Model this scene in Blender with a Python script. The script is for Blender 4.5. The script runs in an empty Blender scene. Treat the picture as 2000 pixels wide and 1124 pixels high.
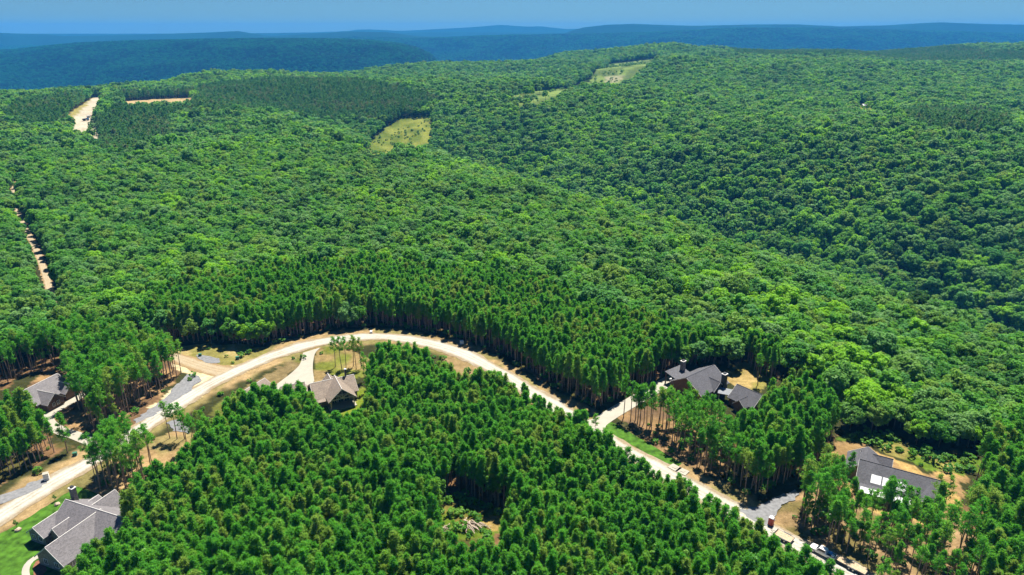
import bpy, math, random
import numpy as np
from mathutils import Vector, Matrix

# ------------------------------------------------------------------ camera
sc = bpy.context.scene
CAM_H = 115.0                      # drone height over the near plateau (m)
FOC = 1333.0                       # focal length in pixels of a 2000 px wide picture
PITCH = math.atan(500.0 / FOC)     # downward tilt
CP, SP = math.cos(PITCH), math.sin(PITCH)
cam_data = bpy.data.cameras.new("camera")
cam = bpy.data.objects.new("camera", cam_data)
sc.collection.objects.link(cam)
cam.location = (0, 0, CAM_H)
cam.rotation_euler = (math.pi / 2 - PITCH, 0, 0)
cam_data.sensor_width = 36.0
cam_data.lens = 36.0 * FOC / 2000.0
cam_data.clip_start = 1.0
cam_data.clip_end = 120000.0
sc.camera = cam

# ------------------------------------------------------------------ light
SUN_EL, SUN_AZ = math.radians(66), math.radians(20)      # azimuth: clockwise from +Y (view direction)
world = bpy.data.worlds.new("World")
sc.world = world
world.use_nodes = True
wn = world.node_tree
wn.nodes.clear()
w_out = wn.nodes.new("ShaderNodeOutputWorld")
w_bg = wn.nodes.new("ShaderNodeBackground")
w_sky = wn.nodes.new("ShaderNodeTexSky")
w_sky.sky_type = 'NISHITA'
w_sky.sun_disc = False
w_sky.sun_elevation = SUN_EL
w_sky.sun_rotation = SUN_AZ
w_sky.altitude = 600
w_sky.air_density = 1.0
w_sky.dust_density = 0.2
w_sky.ozone_density = 4.0
w_hsv = wn.nodes.new("ShaderNodeHueSaturation")
w_hsv.inputs["Saturation"].default_value = 1.15
wn.links.new(w_sky.outputs[0], w_hsv.inputs["Color"])
w_tint = wn.nodes.new("ShaderNodeMix"); w_tint.data_type = 'RGBA'; w_tint.blend_type = 'MULTIPLY'; w_tint.inputs[0].default_value = 1.0
w_tint.inputs[7].default_value = (0.120, 0.210, 0.312, 1)
wn.links.new(w_hsv.outputs[0], w_tint.inputs[6])
wn.links.new(w_tint.outputs[2], w_bg.inputs[0])
w_bg.inputs[1].default_value = 0.11
wn.links.new(w_bg.outputs[0], w_out.inputs[0])

sun_data = bpy.data.lights.new("sun", 'SUN')
sun_data.energy = 4.9
sun_data.angle = math.radians(0.53)
sun_data.color = (1.0, 0.94, 0.82)
sun = bpy.data.objects.new("sun", sun_data)
sc.collection.objects.link(sun)
_d = Vector((math.sin(SUN_AZ) * math.cos(SUN_EL), math.cos(SUN_AZ) * math.cos(SUN_EL), math.sin(SUN_EL)))
sun.rotation_euler = _d.to_track_quat('Z', 'Y').to_euler()
sun.location = (0, 0, 400)

sc.view_settings.view_transform = 'Standard'
sc.view_settings.look = 'None'
sc.view_settings.exposure = 1.35
sc.view_settings.gamma = 1.0
sc.view_settings.use_curve_mapping = False
sc.render.engine = 'CYCLES'
cy = sc.cycles
cy.max_bounces = 7
cy.diffuse_bounces = 4
cy.glossy_bounces = 1
cy.transmission_bounces = 3
cy.transparent_max_bounces = 4
cy.volume_bounces = 1
cy.caustics_reflective = False
cy.caustics_refractive = False
cy.use_denoising = True
cy.use_adaptive_sampling = True
cy.adaptive_threshold = 0.02

# ------------------------------------------------------------------ numeric helpers
rng = np.random.default_rng(11)
random.seed(5)

def vnoise(x, y, scale, seed=0):
    """smooth value noise in 0..1"""
    x = np.asarray(x, float) / scale; y = np.asarray(y, float) / scale
    xi = np.floor(x).astype(np.int64); yi = np.floor(y).astype(np.int64)
    fx = x - xi; fy = y - yi
    fx = fx * fx * (3 - 2 * fx); fy = fy * fy * (3 - 2 * fy)
    def h(a, b):
        n = (a * 374761393 + b * 668265263 + seed * 974711) & 0x7fffffff
        n = ((n ^ (n >> 13)) * 1274126177) & 0x7fffffff
        n = (n ^ (n >> 16)) & 0xffff
        return n / 65535.0
    return (h(xi, yi) * (1 - fx) + h(xi + 1, yi) * fx) * (1 - fy) + (h(xi, yi + 1) * (1 - fx) + h(xi + 1, yi + 1) * fx) * fy

def sstep(a, b, t):
    t = np.clip((t - a) / (b - a), 0, 1)
    return t * t * (3 - 2 * t)

def inside(poly, x, y):
    """vectorised point in polygon"""
    x = np.asarray(x); y = np.asarray(y)
    c = np.zeros(x.shape, bool)
    n = len(poly); j = n - 1
    for i in range(n):
        xi, yi = poly[i]; xj, yj = poly[j]
        if yi != yj:
            c ^= ((yi > y) != (yj > y)) & (x < (xj - xi) * (y - yi) / (yj - yi) + xi)
        j = i
    return c

def seg_dist(poly, x, y, vals=None):
    """distance to a polyline, interpolated values there, side (+1 = right of the line)"""
    x = np.asarray(x, float); y = np.asarray(y, float)
    best = np.full(x.shape, 1e18); side = np.zeros(x.shape); val = np.zeros(x.shape); par = np.zeros(x.shape)
    for i in range(len(poly) - 1):
        ax, ay = poly[i][:2]; bx, by = poly[i + 1][:2]
        dx, dy = bx - ax, by - ay
        t = np.clip(((x - ax) * dx + (y - ay) * dy) / (dx * dx + dy * dy), 0, 1)
        ex = x - ax - t * dx; ey = y - ay - t * dy
        d = ex * ex + ey * ey
        m = d < best
        best = np.where(m, d, best)
        side = np.where(m, np.sign(dy * ex - dx * ey), side)
        if vals is not None:
            val = np.where(m, vals[i] + t * (vals[i + 1] - vals[i]), val)
    return np.sqrt(best), val, side

# ------------------------------------------------------------------ terrain heights
HOLLOW = [(460, 40), (380, 200), (300, 380), (195, 540), (70, 690), (-70, 850), (-220, 1010), (-420, 1180), (-700, 1300)]
HOLLOW_D = [138, 138, 122, 98, 66, 48, 34, 14, 5]
EDGE_U = [(-200, 1250), (0, 1280), (350, 1400), (450, 1600), (600, 1700), (860, 2100), (1100, 2600), (1370, 2800), (1430, 2800), (2000, 2600), (2200, 2500)]
HILLS = [   # crest distance, slope width, canopy, profile (horizontal view px -> vertical px) : real ridges at real distances
    (4600, 1800, 14, [(-300, 110), (0, 106), (90, 100), (150, 92), (200, 87), (300, 82), (420, 79), (560, 77), (680, 78), (740, 81), (790, 87), (820, 95), (845, 108), (872, 140), (890, 190), (2400, 400)]),
    (7300, 2100, 12, [(-300, 100), (500, 84), (650, 78), (780, 75), (830, 77), (950, 71), (1100, 68), (1200, 66), (1300, 62), (1400, 56), (1550, 56), (1700, 60), (1850, 64), (2000, 70), (2300, 74)]),
    (7950, 1200, 0, [(-300, 65), (0, 62), (70, 65), (150, 68), (172, 71), (300, 69), (440, 64), (500, 61), (530, 67), (560, 71), (640, 66), (700, 62), (770, 63), (830, 72), (1000, 74), (1100, 82), (2400, 90)]),
    (8400, 1200, 0, [(-300, 95), (1000, 90), (1060, 78), (1090, 68), (1110, 60), (1130, 54), (1170, 49), (1220, 47), (1330, 51), (1450, 48), (1520, 48), (1600, 52), (1680, 50), (1740, 46), (1780, 44), (1850, 47), (2000, 50), (2300, 52)]),
    (10500, 900, 0, [(-300, 66), (300, 66.5), (400, 66), (560, 65), (620, 64), (700, 65), (800, 64), (900, 63), (1000, 64), (1100, 63.5), (1200, 66), (2400, 66)]),
    (12000, 1000, 0, [(-300, 70), (600, 65), (680, 62), (740, 59), (800, 60.5), (850, 58), (920, 54), (980, 49), (1020, 52), (1060, 53), (1100, 57), (1150, 56), (1230, 60), (1300, 64), (2400, 70)]),
]

def height(x, y):
    x = np.asarray(x, float); y = np.asarray(y, float)
    yy = np.maximum(y, 1.0)
    u = np.clip(x / yy, -1.6, 1.6) * FOC + 1000          # bearing, only meaningful ahead of the drone
    d, dep, side = seg_dist(HOLLOW, x, y, HOLLOW_D)
    sig = np.where(side > 0, 185.0, 92.0)
    h = -dep * np.exp(-(d / sig) ** 2)
    h = h + 46 * sstep(500, 2500, y) * sstep(-700, 900, x) 
    und = (vnoise(x, y, 190, 3) - .5) * 22 + (vnoise(x, y, 420, 4) - .5) * 44
    h = h + und * sstep(330, 800, y)
    ex = np.interp(u, [a for a, b in EDGE_U], [b for a, b in EDGE_U])
    h = h - 330 * sstep(0, 750, y - ex)
    far = y > 2200
    if np.any(far):
        for i, (D, W, can, prof) in enumerate(HILLS):
            py = np.interp(u, [a for a, b in prof], [b for a, b in prof])
            top = CAM_H - D * (py - 62) / FOC * CP * CP - can
            wob = (vnoise(x, y, D * .09, 20 + i) - .5) * D * .10
            s = sstep(D - W, D, y + wob * np.clip((D - y) / W, 0, 1))
            rel = (vnoise(x, y, D * .035, 40 + i) - .5) * D * .012 * np.clip((D - y) / W * 3, 0, 1)
            fall = 1 - .35 * sstep(D * 1.05, D * 1.5, y)
            hh = -330 + (top + 330) * s * fall + rel * s
            h = np.where(far, np.maximum(h, hh), h)
    return h

def ray_ground(px, py, lift=0.0):
    """the place on the terrain that a line of sight meets (lift = height over the ground)"""
    u = (px - 1000) / FOC; v = (py - 562) / FOC
    d = np.array([u, CP - v * SP, -SP - v * CP])
    if d[2] >= -1e-4: d[2] = -1e-4
    t0 = (CAM_H - 60) / -d[2]
    ts = np.concatenate([np.linspace(60, 600, 500), np.geomspace(600, 9000, 900)])
    x = d[0] * ts; y = d[1] * ts; z = CAM_H + d[2] * ts
    g = height(x, y) + lift
    k = np.argmax(z < g)
    if k == 0: k = len(ts) - 1
    a, b = ts[k - 1], ts[k]
    fa, fb = (z - g)[k - 1], (z - g)[k]
    t = a + (b - a) * fa / (fa - fb + 1e-9)
    return (d[0] * t, d[1] * t)

def P(px, py, h=0.0):
    """near plateau is level: sight line to a point at height h over it"""
    u = (px - 1000) / FOC; v = (py - 562) / FOC
    t = (CAM_H - h) / (SP + v * CP)
    return (u * t, (CP - v * SP) * t)
def PP(pts, h=0.0): return [P(a, b, h) for a, b in pts]
def GG(pts, lift=0.0): return [ray_ground(a, b, lift) for a, b in pts]
def view(x, y, z):
    zz = np.asarray(z) - CAM_H
    dep = y * CP - zz * SP; up = y * SP + zz * CP
    return 1000 + FOC * x / dep, 562 - FOC * up / dep

def smooth(pts, n=12):
    out = []
    p = [pts[0]] + list(pts) + [pts[-1]]
    for i in range(1, len(p) - 2):
        for k in range(n):
            t = k / n
            a = [0.5 * ((2 * p[i][c]) + (-p[i - 1][c] + p[i + 1][c]) * t + (2 * p[i - 1][c] - 5 * p[i][c] + 4 * p[i + 1][c] - p[i + 2][c]) * t * t
                 + (-p[i - 1][c] + 3 * p[i][c] - 3 * p[i + 1][c] + p[i + 2][c]) * t ** 3) for c in (0, 1)]
            out.append(tuple(a))
    out.append(tuple(pts[-1]))
    return out

# ------------------------------------------------------------------ object helpers
COL = sc.collection
def link(name, data, parent=None):
    o = bpy.data.objects.new(name, data)
    COL.objects.link(o)
    if parent is not None: o.parent = parent
    return o
def empty(name, loc, label, cat, group=None):
    o = link(name, None); o.location = loc
    o.empty_display_size = 0.3
    return tag(o, label, cat, group)
def tag(o, label, cat, group=None):
    o["label"] = label; o["category"] = cat
    if group: o["group"] = group
    return o
def np_mesh(name, verts, faces, mats, fmat=None, smooth_=False):
    me = bpy.data.meshes.new(name)
    verts = np.asarray(verts, np.float32)
    if isinstance(faces, np.ndarray):
        nf, k = faces.shape
        me.vertices.add(len(verts)); me.vertices.foreach_set("co", verts.ravel())
        me.loops.add(nf * k); me.loops.foreach_set("vertex_index", faces.astype(np.int32).ravel())
        me.polygons.add(nf)
        me.polygons.foreach_set("loop_start", np.arange(0, nf * k, k, dtype=np.int32))
        me.polygons.foreach_set("loop_total", np.full(nf, k, np.int32))
        if fmat is not None: me.polygons.foreach_set("material_index", np.asarray(fmat, np.int32))
        me.update(calc_edges=True)
    else:
        me.from_pydata([tuple(map(float, v)) for v in verts], [], faces)
    for m in mats: me.materials.append(m)
    if smooth_: me.polygons.foreach_set("use_smooth", np.ones(len(me.polygons), bool))
    return me

class MB:
    """collects shapes; build() links them as one mesh object"""
    def __init__(s): s.v = []; s.f = []
    def add(s, vs, fs):
        o = len(s.v); s.v += [tuple(v) for v in vs]; s.f += [tuple(i + o for i in f) for f in fs]; return s
    def box(s, c, size, rz=0.0, taper=1.0):
        x, y, z = [k / 2 for k in size]
        ca, sa = math.cos(rz), math.sin(rz)
        vs = []
        for dz, t in ((-z, 1), (z, taper)):
            for dx, dy in ((-x, -y), (x, -y), (x, y), (-x, y)):
                a, b = dx * t, dy * t
                vs.append((c[0] + a * ca - b * sa, c[1] + a * sa + b * ca, c[2] + dz))
        return s.add(vs, [(3, 2, 1, 0), (4, 5, 6, 7), (0, 1, 5, 4), (1, 2, 6, 5), (2, 3, 7, 6), (3, 0, 4, 7)])
    def prism(s, poly, z0, z1):
        n = len(poly)
        vs = [(p[0], p[1], z0) for p in poly] + [(p[0], p[1], z1) for p in poly]
        return s.add(vs, [tuple(range(n - 1, -1, -1)), tuple(range(n, 2 * n))] + [(i, (i + 1) % n, n + (i + 1) % n, n + i) for i in range(n)])
    def tube(s, a, b, r0, r1=None, n=8):
        a = Vector(a); b = Vector(b); r1 = r0 if r1 is None else r1
        q = (b - a).to_track_quat('Z', 'Y')
        vs = []
        for c, r in ((a, r0), (b, r1)):
            for i in range(n):
                t = 2 * math.pi * i / n
                vs.append(tuple(c + q @ Vector((r * math.cos(t), r * math.sin(t), 0))))
        return s.add(vs, [tuple(range(n - 1, -1, -1)), tuple(range(n, 2 * n))] + [(i, (i + 1) % n, n + (i + 1) % n, n + i) for i in range(n)])
    def build(s, name, mat, parent=None, bevel=0.0):
        me = bpy.data.meshes.new(name)
        me.from_pydata(s.v, [], s.f); me.materials.append(mat)
        o = link(name, me, parent)
        if bevel:
            m = o.modifiers.new("bevel", 'BEVEL'); m.width = bevel; m.segments = 2; m.limit_method = 'ANGLE'
        return o

# ------------------------------------------------------------------ materials
def new_mat(name):
    m = bpy.data.materials.new(name); m.use_nodes = True
    nt = m.node_tree
    return m, nt, nt.nodes["Principled BSDF"]
def N(nt, t, **kw):
    n = nt.nodes.new(t)
    for k, v in kw.items(): setattr(n, k, v)
    return n
def ramp(nt, fac, stops):
    r = N(nt, "ShaderNodeValToRGB")
    while len(r.color_ramp.elements) < len(stops): r.color_ramp.elements.new(0.5)
    for e, (p, c) in zip(r.color_ramp.elements, stops):
        e.position = p; e.color = (*c, 1)
    nt.links.new(fac, r.inputs[0])
    return r.outputs[0]
def simple(name, col, rough=0.7, spec=0.3, metal=0.0, var=0.15, scale=2.0, bump=0.0):
    m, nt, b = new_mat(name)
    tc = N(nt, "ShaderNodeTexCoord")
    nz = N(nt, "ShaderNodeTexNoise"); nz.inputs["Scale"].default_value = scale; nz.inputs["Detail"].default_value = 5
    nt.links.new(tc.outputs["Object"], nz.inputs["Vector"])
    c = ramp(nt, nz.outputs[0], [(0.3, [k * (1 - var) for k in col]), (0.7, [min(1, k * (1 + var)) for k in col])])
    nt.links.new(c, b.inputs["Base Color"])
    b.inputs["Roughness"].default_value = rough
    b.inputs["Metallic"].default_value = metal
    b.inputs["Specular IOR Level"].default_value = spec
    if bump:
        bp = N(nt, "ShaderNodeBump"); bp.inputs["Strength"].default_value = bump; bp.inputs["Distance"].default_value = 0.05
        nt.links.new(nz.outputs[0], bp.inputs["Height"]); nt.links.new(bp.outputs[0], b.inputs["Normal"])
    return m

def leaf_mat(name, cols, transl=0.35, rough=0.55, spec=0.25, clus=0.012):
    """crown colour differs from tree to tree (random per tree + drifts of species over the land)"""
    m, nt, b = new_mat(name)
    oi = N(nt, "ShaderNodeObjectInfo")
    nz = N(nt, "ShaderNodeTexNoise"); nz.inputs["Scale"].default_value = clus; nz.inputs["Detail"].default_value = 2
    nt.links.new(oi.outputs["Location"], nz.inputs["Vector"])
    ma = N(nt, "ShaderNodeMath", operation='MULTIPLY_ADD'); ma.inputs[1].default_value = 1.6; ma.inputs[2].default_value = -0.68
    nt.links.new(nz.outputs[0], ma.inputs[0])
    mb = N(nt, "ShaderNodeMath", operation='MULTIPLY_ADD'); mb.inputs[1].default_value = 0.9
    nt.links.new(oi.outputs["Random"], mb.inputs[0]); nt.links.new(ma.outputs[0], mb.inputs[2])
    c = ramp(nt, mb.outputs[0], cols)
    # each leaf spray a little lighter or darker
    at = N(nt, "ShaderNodeAttribute"); at.attribute_name = "leaf"
    mr = N(nt, "ShaderNodeMapRange"); mr.inputs[3].default_value = 0.72; mr.inputs[4].default_value = 1.28
    nt.links.new(at.outputs["Fac"], mr.inputs[0])
    vm = N(nt, "ShaderNodeVectorMath", operation='SCALE')
    nt.links.new(c, vm.inputs[0]); nt.links.new(mr.outputs[0], vm.inputs["Scale"])
    nt.links.new(vm.outputs[0], b.inputs["Base Color"])
    b.inputs["Roughness"].default_value = rough
    b.inputs["Specular IOR Level"].default_value = spec
    tr = N(nt, "ShaderNodeBsdfTranslucent")
    hs = N(nt, "ShaderNodeHueSaturation"); hs.inputs["Hue"].default_value = 0.485; hs.inputs["Value"].default_value = 1.25
    nt.links.new(vm.outputs[0], hs.inputs["Color"]); nt.links.new(hs.outputs[0], tr.inputs[0])
    mx = N(nt, "ShaderNodeMixShader"); mx.inputs[0].default_value = transl
    nt.links.new(b.outputs[0], mx.inputs[1]); nt.links.new(tr.outputs[0], mx.inputs[2])
    nt.links.new(mx.outputs[0], nt.nodes["Material Output"].inputs[0])
    return m

M = {}
M['broad'] = leaf_mat('broadleaf', [(0.04, (0.038, 0.125, 0.020)), (0.20, (0.068, 0.242, 0.028)), (0.36, (0.108, 0.312, 0.022)), (0.48, (0.148, 0.300, 0.085)), (0.60, (0.070, 0.255, 0.044)), (0.76, (0.168, 0.298, 0.042)), (0.9, (0.098, 0.302, 0.025)), (1.0, (0.178, 0.405, 0.016))], spec=.15, transl=.5)
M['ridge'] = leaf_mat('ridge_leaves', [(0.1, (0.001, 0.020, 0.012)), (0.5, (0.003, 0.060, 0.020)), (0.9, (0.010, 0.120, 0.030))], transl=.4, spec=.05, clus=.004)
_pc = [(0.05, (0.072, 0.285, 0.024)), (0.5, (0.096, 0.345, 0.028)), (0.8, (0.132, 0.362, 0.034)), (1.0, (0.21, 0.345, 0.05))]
M['pine'] = leaf_mat('pine_needles', _pc, transl=0.54, clus=0.05, spec=.10)
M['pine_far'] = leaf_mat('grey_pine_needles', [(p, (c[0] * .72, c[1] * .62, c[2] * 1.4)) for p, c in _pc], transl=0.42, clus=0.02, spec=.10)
M['young'] = leaf_mat('young_leaves', [(0.1, (0.05, 0.19, 0.012)), (0.6, (0.075, 0.23, 0.015)), (1.0, (0.11, 0.26, 0.02))], transl=0.4)
M['dead'] = simple('bare_twigs', (0.30, 0.25, 0.25), .9)
M['bark'] = simple('pine_bark', (0.30, 0.215, 0.165), .9, .1, var=.35, scale=3)
M['bark2'] = simple('grey_bark', (0.16, 0.135, 0.11), .9, .1, var=.35, scale=3)
M['concrete'] = simple('concrete', (0.295, 0.276, 0.230), .85, .2, var=.07, scale=.4)
M['gravel_grey'] = simple('grey_gravel', (0.155, 0.157, 0.165), .95, .1, var=.22, scale=1.2, bump=.5)
M['lawn'] = simple('lawn_grass', (0.042, 0.105, 0.009), .9, .1, var=.55, scale=.55, bump=.6)
M['mulch'] = simple('mulch', (0.17, 0.075, 0.045), .95, .1, var=.3, scale=4)

def roof_mat(name, col):
    m, nt, b = new_mat(name)
    tc = N(nt, "ShaderNodeTexCoord")
    n1 = N(nt, "ShaderNodeTexNoise"); n1.inputs["Scale"].default_value = 0.5; n1.inputs["Detail"].default_value = 4
    n2 = N(nt, "ShaderNodeTexVoronoi"); n2.inputs["Scale"].default_value = 3.2
    mp = N(nt, "ShaderNodeMapping"); mp.inputs["Scale"].default_value = (1, 1, 2.2)
    nt.links.new(tc.outputs["Object"], n1.inputs["Vector"]); nt.links.new(tc.outputs["Object"], mp.inputs[0]); nt.links.new(mp.outputs[0], n2.inputs["Vector"])
    mx = N(nt, "ShaderNodeMix", data_type='RGBA'); mx.inputs[0].default_value = .55
    nt.links.new(n1.outputs[0], mx.inputs[6]); nt.links.new(n2.outputs["Color"], mx.inputs[7])
    bw = N(nt, "ShaderNodeRGBToBW"); nt.links.new(mx.outputs[2], bw.inputs[0])
    c = ramp(nt, bw.outputs[0], [(0.25, [k * .72 for k in col]), (0.75, [k * 1.25 for k in col])])
    nt.links.new(c, b.inputs["Base Color"]); b.inputs["Roughness"].default_value = .85; b.inputs["Specular IOR Level"].default_value = .25
    return m
M['roof_grey'] = roof_mat('grey_shingles', (0.135, 0.127, 0.135))
M['roof_dark'] = roof_mat('charcoal_shingles', (0.078, 0.078, 0.090))
M['roof_tan'] = roof_mat('weathered_tan_shingles', (0.197, 0.160, 0.131))
M['roof_metal'] = simple('pale_metal_roof', (0.17, 0.18, 0.195), .85, .2, 0)
M['wall_stone'] = simple('stone_wall', (0.22, 0.19, 0.16), .9, .2, var=.35, scale=3)
M['wall_tan'] = simple('tan_siding', (0.30, 0.24, 0.17), .8, .2, var=.12)
M['wall_grey'] = simple('grey_siding', (0.26, 0.25, 0.22), .8, .2, var=.12)
M['wall_brown'] = simple('brown_siding', (0.15, 0.09, 0.055), .8, .2, var=.2)
M['trim'] = simple('light_trim', (0.52, 0.50, 0.48), .6, .3, var=.05)
M['timber'] = simple('pale_timber', (0.50, 0.42, 0.32), .7, .2, var=.15)
M['glass'] = simple('window_glass', (0.03, 0.04, 0.05), .08, .6, var=.05)
M['dark_metal'] = simple('dark_metal', (0.05, 0.055, 0.06), .4, .5, .6)
M['white'] = simple('white_paint', (0.80, 0.80, 0.80), .3, .5, var=.03)
M['wrap'] = simple('white_roof_wrap', (0.55, 0.56, 0.58), .7, .3, var=.25, scale=1.5)
M['silver'] = simple('silver_paint', (0.62, 0.63, 0.65), .3, .5, .3, var=.03)
M['tyre'] = simple('tyre_rubber', (0.025, 0.025, 0.025), .9, .2)
M['rim'] = simple('steel_rim', (0.5, 0.5, 0.5), .35, .5, .8)
M['red'] = simple('red_plastic', (0.42, 0.05, 0.03), .5, .4, var=.08)
M['red_dark'] = simple('red_plastic_door', (0.36, 0.04, 0.028), .5, .4, var=.08)
M['blue'] = simple('blue_tarp', (0.05, 0.22, 0.50), .5, .4)
M['green_metal'] = simple('green_painted_metal', (0.03, 0.12, 0.07), .6, .3, var=.2)
M['wood_deck'] = simple('worn_wood_deck', (0.36, 0.28, 0.19), .9, .2, var=.25, scale=3)
M['debris'] = simple('pale_debris', (0.6, 0.58, 0.54), .9, .2, var=.3, scale=4)
M['log'] = simple('bleached_logs', (0.33, 0.27, 0.22), .95, .1, var=.3, scale=3)
M['rock'] = simple('boulder_rock', (0.36, 0.28, 0.22), .95, .1, var=.3, scale=2)
M['lamp_red'] = simple('red_lamp_lens', (0.4, 0.02, 0.02), .3, .5)
M['lamp_clear'] = simple('clear_lamp_lens', (0.7, 0.7, 0.7), .2, .5)

# gravel road: pale wheel tracks, loose edges
def road_mat(name, base, track, edge):
    m, nt, b = new_mat(name)
    at = N(nt, "ShaderNodeAttribute"); at.attribute_name = "across"
    tc = N(nt, "ShaderNodeTexCoord")
    n1 = N(nt, "ShaderNodeTexNoise"); n1.inputs["Scale"].default_value = 0.16; n1.inputs["Detail"].default_value = 9; n1.inputs["Roughness"].default_value = .7
    n2 = N(nt, "ShaderNodeTexNoise"); n2.inputs["Scale"].default_value = 2.0; n2.inputs["Detail"].default_value = 4
    for n in (n1, n2): nt.links.new(tc.outputs["Object"], n.inputs["Vector"])
    tr = ramp(nt, at.outputs["Fac"], [(0.0, (1, 1, 1)), (0.16, (.35, .35, .35)), (0.36, (.95, .95, .95)), (0.58, (.45, .45, .45)), (0.78, (.0, .0, .0))])
    a = N(nt, "ShaderNodeMath", operation='MULTIPLY_ADD'); a.inputs[1].default_value = 1.9; a.inputs[2].default_value = -0.95
    nt.links.new(n1.outputs[0], a.inputs[0])
    s = N(nt, "ShaderNodeMath", operation='ADD', use_clamp=True); nt.links.new(tr, s.inputs[0]); nt.links.new(a.outputs[0], s.inputs[1])
    c = ramp(nt, s.outputs[0], [(0.0, edge), (0.35, base), (1.0, track)])
    d = ramp(nt, n2.outputs[0], [(0.3, (.82, .82, .82)), (0.7, (1.1, 1.1, 1.1))])
    mx = N(nt, "ShaderNodeMix", data_type='RGBA', blend_type='MULTIPLY'); mx.inputs[0].default_value = 1
    nt.links.new(c, mx.inputs[6]); nt.links.new(d, mx.inputs[7])
    nt.links.new(mx.outputs[2], b.inputs["Base Color"]); b.inputs["Roughness"].default_value = .95; b.inputs["Specular IOR Level"].default_value = .1
    return m
M['road'] = road_mat('gravel_road', (0.290, 0.270, 0.225), (0.390, 0.370, 0.325), (0.225, 0.175, 0.112))
M['dirt_road'] = road_mat('dirt_road', (0.270, 0.212, 0.135), (0.31, 0.255, 0.175), (0.22, 0.150, 0.075))

# ground: the colour of soil, straw and grass per place comes as an attribute, grain from noise
def ground_mat():
    m, nt, b = new_mat('ground_cover')
    at = N(nt, "ShaderNodeAttribute"); at.attribute_name = "soil"
    ge = N(nt, "ShaderNodeNewGeometry")
    outs = []
    for sc_, lo, hi in ((0.06, .72, 1.2), (0.5, .62, 1.3), (3.0, .72, 1.25)):
        n = N(nt, "ShaderNodeTexNoise"); n.inputs["Scale"].default_value = sc_; n.inputs["Detail"].default_value = 5; n.inputs["Roughness"].default_value = .65
        nt.links.new(ge.outputs["Position"], n.inputs["Vector"])
        outs.append(ramp(nt, n.outputs[0], [(0.28, (lo, lo, lo * .92)), (0.72, (hi, hi, hi))]))
    cur = at.outputs["Color"]
    for o in outs:
        mx = N(nt, "ShaderNodeMix", data_type='RGBA', blend_type='MULTIPLY'); mx.inputs[0].default_value = 1
        nt.links.new(cur, mx.inputs[6]); nt.links.new(o, mx.inputs[7]); cur = mx.outputs[2]
    nt.links.new(cur, b.inputs["Base Color"]); b.inputs["Roughness"].default_value = 1; b.inputs["Specular IOR Level"].default_value = .05
    n = N(nt, "ShaderNodeTexNoise"); n.inputs["Scale"].default_value = 1.3; n.inputs["Detail"].default_value = 6
    nt.links.new(ge.outputs["Position"], n.inputs["Vector"])
    bp = N(nt, "ShaderNodeBump"); bp.inputs["Strength"].default_value = .6; bp.inputs["Distance"].default_value = .25
    nt.links.new(n.outputs[0], bp.inputs["Height"]); nt.links.new(bp.outputs[0], b.inputs["Normal"])
    return m
M['ground'] = ground_mat()

# ------------------------------------------------------------------ lay of the land: roads, lots, clearings (plan, metres)
ROAD_C = smooth(PP([(-130, 1085), (0, 1008), (100, 946), (180, 900), (260, 848), (330, 800), (400, 757), (470, 722), (540, 693), (610, 672), (680, 661), (740, 658),
                    (800, 664), (860, 677), (910, 694), (960, 720), (1010, 750), (1060, 781), (1120, 817), (1170, 850), (1230, 886), (1300, 926), (1400, 981), (1500, 1035), (1600, 1088), (1720, 1150), (1900, 1240)]), 10)
SIDE_C = smooth(PP([(452, 727), (425, 724), (395, 716), (360, 704), (315, 690), (255, 676), (190, 668), (120, 668)]), 8)
DRIVE_B = smooth(PP([(215, 880), (175, 862), (145, 850), (122, 843), (95, 826), (100, 808), (150, 778), (200, 752)]), 8)
DRIVE_D = smooth(PP([(1158, 834), (1200, 806), (1245, 780), (1285, 757), (1312, 742), (1335, 738)]), 8)
TRACK_W = smooth(GG([(120, 640), (104, 590), (90, 540), (72, 490), (46, 440), (33, 405), (26, 372), (44, 346), (70, 330)]), 8)
road_d = lambda x, y: seg_dist(ROAD_C, x, y)[0]

Z_N_CLEAR = PP([(338, 676), (380, 670), (450, 676), (512, 680), (525, 690), (475, 712), (430, 716), (390, 704), (345, 696)])
Z_JUNCTION = PP([(330, 690), (400, 706), (450, 715), (480, 725), (430, 752), (360, 790), (300, 815), (285, 800), (330, 765), (372, 738), (330, 715)])
Z_C_FIELD = PP([(400, 812), (440, 782), (490, 748), (545, 715), (588, 690), (590, 712), (562, 742), (500, 780), (455, 830)])
Z_C_RIGHT = PP([(614, 682), (648, 676), (700, 680), (720, 700), (712, 738), (660, 745), (610, 750)])
Z_C_FRONT = PP([(600, 800), (640, 790), (700, 760), (725, 760), (715, 800), (680, 830), (630, 835)])
Z_INNER_VERGE = PP([(860, 690), (905, 705), (945, 730), (930, 745), (890, 735), (860, 715)])
Z_D_YARD = PP([(1405, 735), (1425, 715), (1470, 700), (1490, 705), (1510, 735), (1480, 765), (1440, 760)])
Z_D_BARE = PP([(1200, 815), (1245, 790), (1300, 765), (1360, 790), (1420, 820), (1430, 900), (1400, 930), (1330, 905), (1240, 850)])
Z_E_DIRT = PP([(1610, 885), (1650, 865), (1690, 868), (1740, 895), (1830, 925), (1880, 925), (1895, 970), (1880, 1010), (1820, 1030), (1700, 1000), (1660, 960), (1625, 930)])
Z_E_GREEN = PP([(1645, 862), (1665, 845), (1720, 850), (1790, 872), (1860, 888), (1905, 900), (1910, 925), (1870, 925), (1830, 922), (1760, 895), (1700, 868)])
Z_E_LOT = PP([(1500, 1010), (1560, 975), (1620, 940), (1700, 990), (1880, 1010), (1920, 1060), (1900, 1160), (1700, 1160), (1600, 1080)])
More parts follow.
